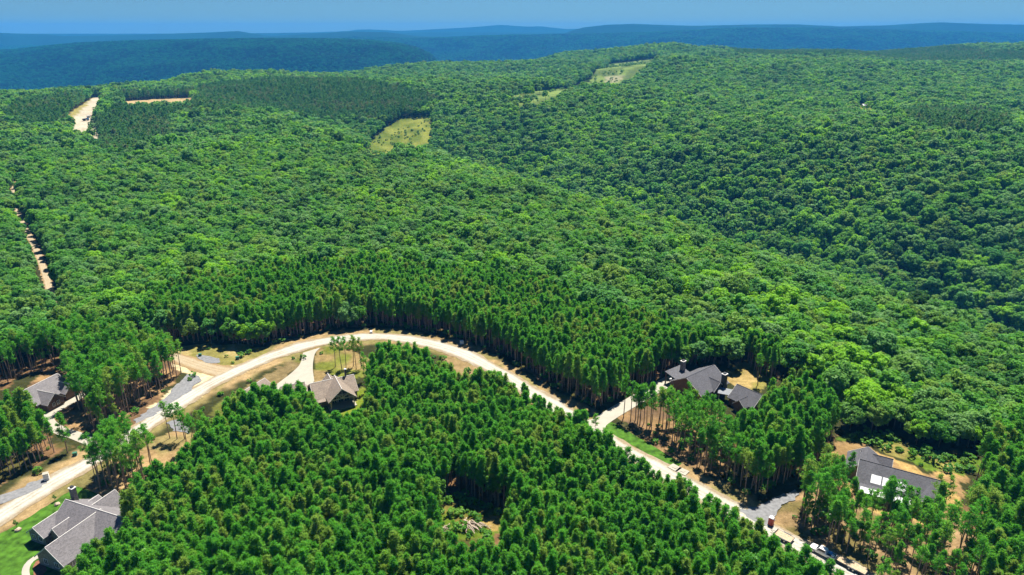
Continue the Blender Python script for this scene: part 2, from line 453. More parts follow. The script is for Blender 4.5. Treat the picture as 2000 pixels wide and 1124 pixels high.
Z_CLEAR = PP([(850, 1000), (885, 960), (930, 975), (985, 1000), (1000, 1030), (975, 1050), (920, 1052), (860, 1038)])
Z_CLEAR_DIRT = PP([(935, 1022), (960, 1005), (990, 1010), (985, 1042), (960, 1042)])
Z_ROADSIDE = PP([(150, 960), (240, 905), (300, 860), (345, 842), (395, 850), (420, 880), (370, 910), (330, 960), (270, 1000), (230, 985)])
Z_W_LOT = PP([(60, 745), (130, 705), (200, 690), (330, 700), (345, 730), (300, 790), (215, 870), (150, 860), (120, 840), (60, 815)])
Z_A_LAWN = PP([(-140, 1135), (-60, 1080), (0, 1044), (48, 1016), (104, 981), (150, 951), (166, 956), (198, 969), (231, 982), (256, 992), (246, 1030), (200, 1090), (150, 1140), (80, 1240), (-120, 1260)])
Z_D_LAWN = PP([(1168, 831), (1185, 820), (1212, 834), (1262, 864), (1332, 906), (1317, 916), (1245, 876), (1176, 838)])
Z_FIELD = GG([(700, 298), (722, 276), (752, 250), (785, 231), (850, 226), (842, 243), (815, 275), (795, 300), (765, 312)])
Z_CORR = GG([(972, 195), (1010, 183), (1070, 177), (1125, 168), (1150, 158), (1162, 140), (1192, 125), (1255, 118), (1330, 112), (1290, 119), (1235, 128), (1214, 145), (1205, 160), (1150, 171), (1075, 182), (1000, 193)])
Z_CORR_DIRT = GG([(1170, 158), (1195, 144), (1222, 143), (1212, 160), (1190, 164)])
Z_NW_ROAD = GG([(128, 238), (155, 210), (180, 192), (202, 189), (196, 200), (176, 222), (164, 236), (148, 242)])
Z_NW_GRASS = GG([(118, 240), (148, 212), (172, 192), (180, 192), (160, 215), (142, 240)])
Z_NW_STRIP = GG([(240, 198), (300, 194), (378, 190), (376, 203), (345, 203), (300, 204), (245, 206)])
Z_NW_SPOT = GG([(172, 262), (192, 258), (196, 270), (178, 276)])
Z_FAR_YARD = GG([(1670, 206), (1712, 204), (1716, 213), (1674, 214)])
CLEARINGS = [Z_FIELD, Z_CORR, Z_NW_ROAD, Z_NW_STRIP, Z_NW_SPOT, Z_FAR_YARD]

# pine stands (plan outline; tree-top outlines are taken at the height of the tops)
def tops(pts, h=12.0): return PP(pts, h)
ST_CENTRAL = tops([(300, 905), (345, 885), (390, 838), (430, 800), (470, 770), (500, 762), (590, 752), (618, 785), (640, 822), (690, 795), (712, 745), (722, 690), (765, 672), (830, 684), (862, 712), (905, 738), (960, 722),
                   (1000, 738), (1060, 776), (1110, 806), (1150, 826), (1210, 862), (1270, 898), (1340, 938), (1410, 976), (1500, 1024), (1560, 1062), (1640, 1120), (1750, 1190)]) + PP([(1700, 1300), (1000, 1330), (300, 1300), (130, 1180), (215, 1075), (262, 1040), (285, 990)])
ST_NORTH = PP([(352, 668), (420, 668), (505, 674), (575, 658), (666, 640), (720, 634), (790, 642), (860, 652), (930, 676), (985, 692), (1020, 722), (1080, 752), (1125, 778), (1165, 800), (1200, 785), (1250, 758), (1300, 735), (1345, 712), (1420, 706), (1490, 700), (1520, 715)]) + \
    tops([(1520, 690), (1480, 662), (1400, 642), (1340, 630), (1280, 612), (1200, 602), (1140, 575), (1090, 545), (1000, 522), (900, 515), (820, 510), (700, 502), (620, 506), (480, 522), (360, 537), (300, 562), (275, 600)])
ST_EAST = PP([(1205, 812), (1260, 840), (1330, 890), (1420, 945), (1450, 968), (1510, 962), (1560, 945), (1600, 915), (1620, 880), (1650, 840)]) + \
    tops([(1655, 800), (1625, 755), (1565, 718), (1520, 742), (1480, 800), (1420, 795), (1345, 762), (1275, 758), (1225, 748)])
ST_ELOT = PP([(1545, 990), (1600, 955), (1640, 935), (1700, 985), (1800, 1010), (1900, 990), (1925, 1060), (1920, 1200), (1720, 1200), (1640, 1090), (1570, 1040)])
ST_SE = PP([(1915, 1010), (1905, 940), (1930, 900), (2020, 870), (2200, 820), (2600, 800), (2700, 1260), (1900, 1260)])
ST_WEST = tops([(-150, 800), (0, 768), (58, 772), (108, 808), (128, 850)]) + PP([(128, 872), (95, 897), (55, 922), (0, 945), (-140, 1020)])
ST_WLOT = tops([(-150, 705), (0, 668), (60, 642), (130, 626), (205, 632), (262, 640), (332, 662), (356, 690)]) + PP([(352, 730), (320, 762), (270, 800), (215, 842), (175, 842), (150, 800), (140, 770), (130, 720), (60, 728), (0, 760), (-140, 800)])
ST_ROADSIDE = PP([(168, 955), (200, 925), (245, 893), (290, 866), (322, 852), (340, 880), (312, 925), (272, 968), (215, 972)])
FAR_PINES = [GG([(175, 285), (185, 225), (240, 205), (380, 208), (332, 225), (325, 280), (240, 300)], 12), GG([(360, 200), (390, 168), (600, 155), (770, 168), (860, 190), (790, 225), (560, 222), (420, 215)], 12),
             GG([(0, 225), (30, 200), (150, 180), (175, 190), (140, 235), (60, 245)], 12), GG([(200, 195), (240, 178), (380, 174), (375, 190), (250, 196)], 12), GG([(1735, 222), (1800, 207), (1900, 210), (1965, 225), (1970, 245), (1900, 252), (1800, 240)], 12),
             GG([(1420, 98), (1550, 96), (2000, 105), (2100, 108), (2100, 118), (1700, 110), (1440, 106)], 14)]

# ------------------------------------------------------------------ ground: one sheet to the horizon
def build_ground():
    az = np.concatenate([np.linspace(-math.pi, -math.radians(43), 40)[:-1], np.linspace(-math.radians(43), math.radians(43), 430), np.linspace(math.radians(43), math.pi, 40)[1:-1]])
    rr = [0.0, 20, 40, 60, 80, 95]
    r = 100.0
    while r < 13000:
        r += 0.85 if r < 275 else max(0.85, (r - 200) * .0115 + .2 if r < 700 else r * .0125)
        rr.append(r)
    rr = np.array(rr)
    A, R = np.meshgrid(az, rr)
    X = (np.sin(A) * R).ravel(); Y = (np.cos(A) * R).ravel()
    Z = height(X, Y)
    na, nr = len(az), len(rr)
    i = np.arange(nr - 1)[:, None] * na; j = np.arange(na)[None, :]; jn = (j + 1) % na
    F = np.stack([i + j, i + jn, i + na + jn, i + na + j], -1).reshape(-1, 4)[:, ::-1]
    near = (R.ravel() < 420)
    Z = Z + np.where(near, (vnoise(X, Y, 5, 9) - .5) * .10 * np.clip((road_d(X, Y) - 5) / 4, 0, 1), 0)
    me = np_mesh('ground', np.stack([X, Y, Z], 1), F, [M['ground']], smooth_=True)
    # soil colours
    wx = X + (vnoise(X, Y, 3.2, 1) - .5) * 3.4 + (vnoise(X, Y, 9, 5) - .5) * 3
    wy = Y + (vnoise(X, Y, 3.2, 2) - .5) * 3.4 + (vnoise(X, Y, 9, 6) - .5) * 3
    C = np.zeros((len(X), 4), np.float32); C[:, 3] = 1
    C[:, :3] = (0.055, 0.060, 0.022)                       # leaf litter under the broadleaf wood
    far = Y > 3000
    tone = vnoise(X, Y, 260, 31) * .6 + vnoise(X, Y, 90, 32) * .4
    tone2 = vnoise(X, Y, 1400, 33)
    C[far, :3] = (np.array((0.003, 0.024, 0.012))[None] * (.65 + .8 * tone[far, None]) + np.array((.002, .006, 0))[None] * tone2[far, None])
    def paint(poly, col, k=1.0, thr=None, sd=7, sc_=4.0):
        m = inside(poly, wx, wy)
        if any(poly is q for q in CLEARINGS):
            for hh in (4, 8, 12, 16):
                kk = 1 + hh / np.maximum(CAM_H - Z - hh, 8); m |= inside(poly, wx * kk, wy * kk)
        w = np.full(len(X), k)
        if thr is not None: w = k * sstep(thr - .12, thr + .12, vnoise(X, Y, sc_, sd))
        C[m, :3] = C[m, :3] * (1 - w[m, None]) + np.array(col)[None] * w[m, None]
    straw, dirt, dry, green, gold = (0.26, 0.150, 0.080), (0.47, 0.33, 0.175), (0.30, 0.255, 0.105), (0.115, 0.185, 0.020), (0.52, 0.35, 0.14)
    for s in (ST_CENTRAL, ST_NORTH, ST_EAST, ST_ELOT, ST_SE, ST_WEST, ST_WLOT, ST_ROADSIDE): paint(s, straw, .95)
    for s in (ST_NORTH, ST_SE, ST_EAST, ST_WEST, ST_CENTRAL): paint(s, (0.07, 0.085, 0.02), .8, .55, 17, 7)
    # cleared strip along the road
    dr, _, side = seg_dist(ROAD_C, wx, wy)
    m = (dr < 9.5) & (Y < 300)
    w = (1 - sstep(6.0, 9.5, dr))
    vd = sstep(.40, .62, vnoise(X, Y, 6, 12))[:, None]
    vcol = np.array(dirt)[None] * (1 - vd) + np.array(dry)[None] * vd
    C[m, :3] = C[m, :3] * (1 - w[m, None]) + vcol[m] * w[m, None]
    paint(Z_W_LOT, (0.46, 0.29, 0.15), .9); paint(Z_W_LOT, (0.17, 0.10, 0.06), .8, .5, 14, 5)
    paint(Z_ROADSIDE, (0.46, 0.31, 0.16), .95); paint(Z_ROADSIDE, dry, .8, .6, 15, 6)
    paint(Z_JUNCTION, (0.86, 0.70, 0.46), .97)
    paint(Z_N_CLEAR, (0.46, 0.36, 0.16), 1.0); paint(Z_N_CLEAR, (.24, .23, .06), .8, .5, 16, 6)
    paint(Z_C_FIELD, (0.27, 0.205, 0.105), 1.0); paint(Z_C_FIELD, (.17, .19, .04), .9, .55, 18, 7)
    paint(Z_C_RIGHT, (0.36, 0.26, 0.12), 1.0); paint(Z_C_RIGHT, (.17, .21, .03), .9, .5, 19, 7)
    paint(Z_C_FRONT, (0.20, 0.27, 0.03), 1.0); paint(Z_C_FRONT, (.36, .28, .12), .8, .65, 21, 4)
    paint(Z_INNER_VERGE, (0.33, 0.235, 0.12), 1.0)
    paint(Z_D_BARE, (0.40, 0.25, 0.13), .9); paint(Z_D_BARE, (.17, .11, .07), .8, .52, 22, 5)
    paint(Z_D_YARD, (0.45, 0.33, 0.14), 1.0); paint(Z_D_YARD, (.26, .24, .06), .9, .5, 23, 5)
    paint(Z_E_LOT, (0.40, 0.27, 0.15), .95); paint(Z_E_LOT, (.17, .15, .05), .8, .5, 24, 5)
    paint(Z_E_DIRT, gold, 1.0); paint(Z_E_DIRT, (.33, .21, .11), .8, .5, 25, 4)
    paint(Z_E_GREEN, (0.13, 0.22, 0.025), 1.0); paint(Z_E_GREEN, (.36, .28, .10), .8, .6, 26, 4)
    paint(Z_CLEAR, (0.13, 0.22, 0.02), 1.0); paint(Z_CLEAR, (.22, .17, .05), .8, .5, 27, 4); paint(Z_CLEAR_DIRT, gold, .9)
    paint(Z_FIELD, (0.29, 0.32, 0.06), 1.0); paint(Z_FIELD, (.11, .17, .02), .8, .48, 28, 14)
    paint(Z_CORR, (0.24, 0.34, 0.085), 1.0); paint(Z_CORR, (.10, .15, .04), .8, .5, 29, 25); paint(Z_CORR_DIRT, (.46, .42, .28), .8, .5, 30, 20)
    paint(Z_NW_ROAD, (0.62, 0.54, 0.44), 1.0); paint(Z_NW_GRASS, (.36, .31, .10), 1); paint(Z_NW_STRIP, (0.58, 0.42, 0.22), 1.0); paint(Z_NW_SPOT, (.62, .54, .42), 1)
    paint(Z_FAR_YARD, (.22, .26, .05), 1)
    nearm = ~far
    C[nearm, :3] *= .56
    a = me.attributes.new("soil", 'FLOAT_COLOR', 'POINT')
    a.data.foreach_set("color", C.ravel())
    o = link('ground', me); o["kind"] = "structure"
    return o
build_ground()

def ribbon(name, line, half, z, mat, jit=0.25, kind=True, step=1.0):
    pts = np.array(line); seg = np.hypot(*np.diff(pts, axis=0).T); s = np.concatenate([[0], np.cumsum(seg)])
    n = max(4, int(s[-1] / step)); t = np.linspace(0, s[-1], n)
    cx = np.interp(t, s, pts[:, 0]); cyy = np.interp(t, s, pts[:, 1])
    tx = np.gradient(cx); ty = np.gradient(cyy); l = np.hypot(tx, ty); nx, ny = ty / l, -tx / l
    rows = 9
    V = []; acr = []
    hw = half(t / s[-1]) if callable(half) else np.full(n, half)
    for k in range(rows):
        a = (k / (rows - 1)) * 2 - 1
        j = (vnoise(t + 900 * (k == 0), t * 0, 2.2, 3) - .5) * 2 * jit * (abs(a) > .99)
        off = a * (hw + j)
        x = cx + nx * off; y = cyy + ny * off
        V.append(np.stack([x, y, height(x, y) + z + .05 * (1 - a * a)], 1)); acr.append(np.full(n, abs(a)))
    V = np.concatenate(V); acr = np.concatenate(acr).astype(np.float32)
    i = np.arange(rows - 1)[:, None] * n; j = np.arange(n - 1)[None]
    F = np.stack([i + j, i + n + j, i + n + j + 1, i + j + 1], -1).reshape(-1, 4)
    me = np_mesh(name, V, F, [mat], smooth_=True)
    me.attributes.new("across", 'FLOAT', 'POINT').data.foreach_set("value", acr)
    o = link(name, me)
    if kind: o["kind"] = "structure"
    return o

def sheet(name, poly, z, mat, jit=0.0, kind=True, parent=None):
    """thin ground sheet with an outline (subdivided, slightly wavy edge)"""
    out = []
    n = len(poly)
    for i in range(n):
        a = np.array(poly[i]); b = np.array(poly[(i + 1) % n]); L = np.hypot(*(b - a)); k = max(1, int(L / .8))
        for q in range(k):
            p = a + (b - a) * q / k
            out.append((p[0] + (vnoise(p[0], p[1], 1.5, 4) - .5) * 2 * jit, p[1] + (vnoise(p[0], p[1], 1.5, 5) - .5) * 2 * jit, z))
    import bmesh
    bm = bmesh.new()
    f = bm.faces.new([bm.verts.new(v) for v in out])
    if f.normal.z < 0 or f.calc_area() and (f.normal_update() or f.normal.z < 0): f.normal_flip()
    bmesh.ops.triangulate(bm, faces=[f])
    me = bpy.data.meshes.new(name); bm.to_mesh(me); bm.free(); me.materials.append(mat)
    o = link(name, me, parent)
    if kind: o["kind"] = "structure"
    return o

ribbon('road', ROAD_C, lambda t: 3.85 + .3 * np.sin(t * 40) + .25 * np.sin(t * 97), .10, M['road'], .5)
ribbon('dirt_road', SIDE_C, lambda t: 4.6 - 1.8 * np.clip(t * 2.2, 0, 1), .07, M['dirt_road'], .6)
ribbon('driveway', DRIVE_B, 1.8, .05, M['concrete'], .05)
ribbon('driveway', DRIVE_D, lambda t: 2.6 + 1.6 * np.clip(1 - t * 14, 0, 1), .13, M['concrete'], .05)
ribbon('track', TRACK_W, 2.0, .25, M['dirt_road'], .6)
sheet('lawn', Z_A_LAWN, .07, M['lawn'], .25)
sheet('lawn', Z_D_LAWN, .07, M['lawn'], .15)
sheet('driveway', smooth(PP([(592, 690), (618, 682), (626, 680)]), 3)[:-1] + smooth(PP([(626, 680), (616, 690), (612, 705), (611, 722), (614, 745)]), 4) + PP([(600, 765), (520, 770), (525, 762)]) + smooth(PP([(545, 748), (566, 732), (584, 715), (590, 700), (592, 690)]), 4)[:-1], .13, M['concrete'])
sheet('gravel_pad', PP([(368, 731), (377, 732), (393, 738), (390, 748), (380, 757), (366, 768), (340, 785), (305, 810), (270, 828), (262, 822), (300, 795), (335, 765), (352, 745)]), .16, M['gravel_grey'], .9)
sheet('gravel_pad', PP([(322, 826), (345, 820), (375, 838), (370, 848), (345, 842)]), .16, M['gravel_grey'], .9)
sheet('gravel_pad', PP([(-60, 1000), (0, 968), (40, 955), (86, 936), (92, 944), (50, 968), (0, 985), (-60, 1020)]), .18, M['gravel_grey'], .9)
sheet('gravel_pad', PP([(384, 694), (410, 696), (430, 702), (428, 710), (405, 710), (388, 702)]), .15, M['gravel_grey'], .4)
sheet('gravel_driveway', PP([(1440, 998), (1475, 990), (1530, 966), (1556, 958), (1560, 968), (1530, 985), (1518, 1000), (1512, 1020), (1500, 1030), (1470, 1015)]), .17, M['gravel_grey'], .9)
ribbon('garden_path', smooth(PP([(80, 1086), (66, 1092), (54, 1104), (50, 1120), (56, 1145)]), 6), .75, .11, M['concrete'], .02)
sheet('mulch_bed', PP([(84, 1092), (70, 1098), (64, 1110), (66, 1126), (80, 1130), (92, 1115)]), .11, M['mulch'], .15)
sheet('driveway', PP([(120, 1115), (150, 1095), (185, 1088), (222, 1095), (232, 1120), (190, 1180), (110, 1180)]), .12, M['concrete'], .05)

# ------------------------------------------------------------------ tree models
def cards(c, nrm, w, l, r, along=None):
    """rhombic leaf sprays at c facing nrm (long axis 'along' if given)"""
    n = len(c)
    nrm = nrm / (np.linalg.norm(nrm, axis=1, keepdims=True) + 1e-9)
    if along is None: along = r.normal(size=(n, 3))
    t = along - nrm * np.sum(along * nrm, 1, keepdims=True)
    t /= np.linalg.norm(t, axis=1, keepdims=True) + 1e-9
    b = np.cross(nrm, t)
    w = np.asarray(w)[:, None]; l = np.asarray(l)[:, None]
    V = np.stack([c - t * l * .5, c + b * w * .5 + nrm * w * .12, c + t * l * .5, c - b * w * .5 + nrm * w * .12], 1).reshape(-1, 3)
    F = np.arange(n * 4).reshape(n, 4)
    return V, F
def tube_np(a, b, r0, r1, n=6):
    m = MB().tube(a, b, r0, r1, n); f4 = []
    V = np.array(m.v)
    F = np.array([f for f in m.f if len(f) == 4])
    return V, F
def cat(parts):
    V = []; F = []; o = 0
    for v, f in parts:
        V.append(v); F.append(f + o); o += len(v)
    return np.concatenate(V), np.concatenate(F)
def leaf_attr(me, vals):
    me.attributes.new("leaf", 'FLOAT', 'FACE').data.foreach_set("value", np.asarray(vals, np.float32))

class Kind:
    """one tree model: its trunk mesh, its crown mesh and both joined for the far woods"""
    def __init__(s, name, trunk, crown, leafv, tm, cm):
        s.trunk = np_mesh(name + '_trunk', trunk[0], trunk[1], [tm], smooth_=True)
        s.crown = np_mesh(name + '_crown', crown[0], crown[1], [cm]); leaf_attr(s.crown, leafv)
        V, F = cat([trunk, crown])
        me = np_mesh(name, V, F, [tm, cm], fmat=np.concatenate([np.zeros(len(trunk[1])), np.ones(len(crown[1]))]))
        leaf_attr(me, np.concatenate([np.full(len(trunk[1]), .5), leafv]))
        s.joined = me

def broad_tree(seed, H=14.0, R=4.9, ncl=42, ncard=58, card=.75, low=.28, limbs=6, mat='broad', squash=.40):
    r = np.random.default_rng(seed)
    cz = H * (1 - squash); rad = np.array([R * r.uniform(.9, 1.1), R * r.uniform(.9, 1.1), H * squash])
    # clump centres spread over an uneven crown surface
    d = []
    while len(d) < ncl:
        v = r.normal(size=3); v /= np.linalg.norm(v)
        if v[2] < -.35: continue
        if any(np.dot(v, q) > 1 - 1.1 / ncl for q in d) and r.random() < .85: continue
        d.append(v)
    d = np.array(d)
    rr = r.uniform(.62, .95, ncl) * (1 + .18 * np.sin(3 * np.arctan2(d[:, 1], d[:, 0]) + seed))
    cc = d * rr[:, None] * rad + np.array([0, 0, cz])
    crad = R * r.uniform(.22, .40, ncl)
    P_, N_, L_ = [], [], []
    for i in range(ncl):
        k = int(ncard * (crad[i] / (R * .31)) ** 1.5)
        v = r.normal(size=(k, 3)); v /= np.linalg.norm(v, axis=1, keepdims=True)
        flip = (v @ d[i] < -.25); v[flip] *= -1
        p = cc[i] + v * crad[i] * r.uniform(.65, 1.08, (k, 1)) * np.array([1, 1, .8])
        n = v * .8 + np.array([0, 0, .55]) + r.normal(size=(k, 3)) * .38
        P_.append(p); N_.append(n); L_.append(np.clip(r.normal(.5, .2, k) + r.uniform(-.15, .15), 0, 1))
    P_ = np.concatenate(P_); N_ = np.concatenate(N_); L_ = np.concatenate(L_)
    s = card * r.uniform(.7, 1.35, len(P_))
    crown = cards(P_, N_, s * .8, s * 1.25, r)
    tr = [tube_np((0, 0, -.3), (0, 0, H * .45), H * .022, H * .014, 7), tube_np((0, 0, H * .45), (r.uniform(-.4, .4), r.uniform(-.4, .4), H * .85), H * .014, H * .004, 6)]
    for i in range(limbs):
        a = i * 2.4 + r.uniform(0, .6); z0 = H * r.uniform(.28, .5)
        tr.append(tube_np((0, 0, z0), (math.cos(a) * R * .6, math.sin(a) * R * .6, z0 + H * .22), H * .009, H * .003, 5))
    return Kind('broadleaf_%d' % seed, cat(tr), crown, L_, M['bark2'], M[mat])

def pine_tree(seed, H=12.5, R=1.9, base=.46, whorls=16, nb=5, tufts=4, blades=8, blen=.66, bw=.10, lean=.0, mat='pine'):
    r = np.random.default_rng(seed)
    P_, A_, L_, Br = [], [], [], []
    for w in range(whorls):
        f = (w + r.uniform(0, .6)) / whorls
        z = H * (base + (1 - base) * f * .97)
        prof = min(1, .62 + 1.9 * f) * max(.10, 1.06 - f) ** .72      # tapering, widest in the lower third
        for k in range(nb):
            if r.random() < .18: continue
            a = r.uniform(0, 2 * math.pi)
            L = R * prof * r.uniform(.6, 1.25)
            up = .25 + .75 * f + r.uniform(-.1, .2)
            dirv = np.array([math.cos(a), math.sin(a), up]); 
            tip = np.array([0, 0, z]) + dirv * L
            if w % 2 == 0 and k < 3: Br.append(tube_np((0, 0, z), tuple(tip), .035, .012, 4))
            lv = np.clip(r.normal(.5, .18), 0, 1)
            for q in range(tufts):
                s = 1 - (q / tufts) * .62
                c = np.array([0, 0, z]) + dirv * L * s + r.normal(size=3) * .16
                P_.append(np.repeat(c[None], blades, 0)); 
                dd = dirv / np.linalg.norm(dirv) * .5 + r.normal(size=(blades, 3)) * .6 + np.array([0, 0, .55])
                A_.append(dd); L_.append(np.clip(np.full(blades, lv) + r.uniform(-.15, .15, blades), 0, 1))
    for q in range(5):                                                             # leader shoots at the top
        c = np.array([0, 0, H - .25 * q]); P_.append(np.repeat(c[None], blades, 0)); A_.append(np.array([0, 0, 1.2]) + r.normal(size=(blades, 3)) * .6); L_.append(np.full(blades, .6))
    P_ = np.concatenate(P_); A_ = np.concatenate(A_); L_ = np.concatenate(L_)
    A_ /= np.linalg.norm(A_, axis=1, keepdims=True)
    n = r.normal(size=P_.shape) + np.array([0, 0, .7])
    l = blen * r.uniform(.75, 1.3, len(P_))
    crown = cards(P_ + A_ * l[:, None] * .4, n, bw * r.uniform(.7, 1.4, len(P_)), l, r, along=A_)
    tr = [tube_np((0, 0, -.3), (lean, 0, H * .5), .15, .105, 7), tube_np((lean, 0, H * .5), (lean * .5, 0, H * .97), .105, .02, 6)]
    for q in range(4):                                                             # dead stubs under the crown
        a = r.uniform(0, 6.28); z = H * r.uniform(.25, base); tr.append(tube_np((lean * z / H, 0, z), (math.cos(a) * .8, math.sin(a) * .8, z + .15), .025, .008, 4))
    return Kind('pine_%d' % seed, cat(tr + Br), crown, L_, M['bark'], M[mat])

PINES = [pine_tree(100 + i, H=12.5, R=[1.28, 1.12, 1.48, 1.02, 1.34, 1.18][i], base=[.44, .5, .40, .52, .36, .56][i]) for i in range(6)]
SPARSE = [pine_tree(120 + i, H=13.5, R=1.8, base=[.56, .62, .53, .59][i], whorls=12, nb=4, tufts=4, blades=7, lean=[.3, -.2, .1, -.35][i]) for i in range(4)]
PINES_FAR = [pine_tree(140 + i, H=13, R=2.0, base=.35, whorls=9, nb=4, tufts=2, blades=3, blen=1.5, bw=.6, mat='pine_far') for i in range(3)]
BROADS = [broad_tree(200 + i, H=[14, 15.5, 13, 16, 14.5, 12.5][i], R=[5.0, 4.6, 5.6, 5.0, 4.2, 4.8][i], ncl=[42, 40, 50, 46, 36, 38][i]) for i in range(6)]
BROADS_MID = [broad_tree(220 + i, H=[14, 15.5, 13, 15][i], R=[5.0, 4.5, 5.6, 4.8][i], ncl=24, ncard=22, card=1.35, limbs=0) for i in range(4)]
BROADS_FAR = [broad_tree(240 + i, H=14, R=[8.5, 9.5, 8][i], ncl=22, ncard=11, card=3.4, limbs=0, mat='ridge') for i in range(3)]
YOUNG = [broad_tree(260 + i, H=[8.5, 10, 7][i], R=[1.7, 1.9, 1.6][i], ncl=26, ncard=34, card=.42, limbs=4, mat='young', squash=.42) for i in range(3)]
BUSHES = [broad_tree(280 + i, H=[1.6, 2.2, 1.3][i], R=[1.2, 1.3, 1.0][i], ncl=12, ncard=16, card=.42, limbs=2, mat='young', squash=.5) for i in range(3)]

def dead_tree(seed, H=13.0):
    r = np.random.default_rng(seed)
    tr = [tube_np((0, 0, -.3), (0, 0, H * .55), .26, .15, 7), tube_np((0, 0, H * .55), (.3, .1, H), .15, .03, 6)]
    tw = []
    for i in range(46):
        a = r.uniform(0, 6.28); f = r.uniform(.3, .97); z = H * f; L = (1.1 - f) * 5.0 + .6; up = r.uniform(.3, .9)
        b = (math.cos(a) * L, math.sin(a) * L, z + L * up)
        tw.append(tube_np((0, 0, z), b, .07, .02, 4))
        for q in range(7):
            s = r.uniform(.35, 1); p = np.array([math.cos(a) * L * s, math.sin(a) * L * s, z + L * up * s]); e = p + r.normal(size=3) * .7 + np.array([0, 0, .5])
            tw.append(tube_np(tuple(p), tuple(e), .035, .012, 3))
    V, F = cat(tw)
    return Kind('dead_%d' % seed, cat(tr), (V, F), np.full(len(F), .5), M['dead'], M['dead'])
DEAD = [dead_tree(301), dead_tree(302, 11.5)]

# ------------------------------------------------------------------ sites of houses (kept free of trees)
HOUSE_KEEP = [ # plan outlines
    PP([(58, 1030), (125, 975), (215, 955), (250, 1000), (262, 1030), (170, 1100), (120, 1120), (80, 1110)]),
    PP([(450, 815), (455, 790), (505, 745), (560, 740), (690, 730), (705, 760), (690, 790), (640, 800), (600, 790), (520, 800)]),
    PP([(1300, 750), (1335, 725), (1400, 715), (1425, 740), (1500, 765), (1490, 800), (1440, 795), (1360, 775)]),
    PP([(1640, 900), (1690, 880), (1750, 905), (1850, 945), (1850, 990), (1790, 1000), (1690, 960)]),
    PP([(30, 785), (105, 735), (140, 760), (140, 795), (90, 812)]),
]
# sight lines the photograph shows to be open (crowns do not stand here): (view outline)
OPEN = [
    [(60, 1020), (125, 968), (215, 950), (240, 1000), (180, 1050), (125, 1112), (60, 1124), (0, 1124), (0, 1040)],
    [(612, 742), (646, 728), (690, 726), (706, 765), (715, 790), (690, 800), (660, 800), (640, 785), (622, 770)],
    [(505, 752), (515, 738), (526, 745), (515, 756)], [(1335, 738), (1360, 708), (1395, 710), (1415, 745), (1490, 768), (1474, 790), (1440, 775), (1400, 757), (1365, 748)],
    [(1660, 900), (1672, 872), (1720, 872), (1740, 905), (1840, 940), (1845, 958), (1800, 950), (1760, 925), (1730, 925), (1712, 945), (1680, 920)],
    [(1580, 1060), (1612, 1060), (1635, 1080), (1700, 1105), (1690, 1122), (1650, 1112), (1620, 1095), (1582, 1080)],
    [(1500, 1005), (1512, 1005), (1512, 1030), (1500, 1030)], [(1515, 1040), (1540, 1046), (1536, 1056), (1516, 1050)],
    [(50, 770), (110, 732), (118, 785), (95, 800)], [(1455, 990), (1530, 968), (1545, 975), (1515, 1000), (1495, 1020)],
    [(858, 1008), (900, 988), (985, 1004), (984, 1043), (930, 1050), (872, 1036)], [(1168, 825), (1190, 815), (1335, 905), (1315, 918)],
    [(470, 715), (560, 680), (640, 658), (640, 690), (610, 740), (480, 750), (405, 790), (390, 760)], [(1640, 862), (1670, 850), (1700, 868), (1650, 885)],
    [(1150, 825), (1200, 800), (1215, 812), (1165, 835)], [(330, 765), (370, 728), (400, 735), (330, 815), (250, 850), (262, 815)], [(1160, 832), (1212, 806), (1204, 796), (1155, 826)],
    [(0, 960), (100, 928), (140, 912), (130, 945), (0, 1035)], [(1880, 920), (1910, 960), (1890, 1000), (1850, 975)],
    [(1310, 742), (1325, 733), (1328, 742), (1318, 748)],
]

def jitter_grid(x0, x1, y0, y1, sp, r, j=.42):
    gx, gy = np.meshgrid(np.arange(x0, x1, sp), np.arange(y0, y1, sp * .9))
    gx = gx + (np.arange(gx.shape[0]) % 2)[:, None] * sp * .5
    return (gx + r.uniform(-j, j, gx.shape) * sp).ravel(), (gy + r.uniform(-j, j, gy.shape) * sp).ravel()
def in_view(x, y, m=40.0):
    return (np.abs(x) < y * .80 + m) & (y > 60)
def blocked(x, y, h, lo=.5, near=True):
    """stands on a lot or blocks an open sight line"""
    z = height(x, y)
    b = np.zeros(len(x), bool)
    for p in HOUSE_KEEP: b |= inside(p, x, y)
    b |= seg_dist(DRIVE_B, x, y)[0] < 3.0
    b |= seg_dist(DRIVE_D, x, y)[0] < 3.4
    b |= road_d(x, y) < 4.9
    b |= seg_dist(SIDE_C, x, y)[0] < 4.2
    for f in (lo, (lo + 1) / 2, 1.0):
        u, v = view(x, y, z + h * f)
        for du in (-3, 3):
            for p in OPEN: b |= inside(p, u + du, v)
    return b
def clearing(x, y, h):
    """inside a far clearing or hiding it"""
    z = height(x, y); b = np.zeros(len(x), bool)
    for f in (0.0, .4, .75, 1.05):
        k = 1 + h * f / np.maximum(CAM_H - z - h * f, 8)
        for p in CLEARINGS:
            b |= inside(p, x * k, y * k)
    b |= seg_dist(TRACK_W, x, y)[0] < 2.4 + 3.2 * vnoise(x, y, 26, 91)
    b |= seg_dist(TRACK_W, x * (1 + 8 / (CAM_H - 8 - np.minimum(z, 60))), y * (1 + 8 / (CAM_H - 8 - np.minimum(z, 60))))[0] < 5 * vnoise(x, y, 26, 91) - 1.5
    return b

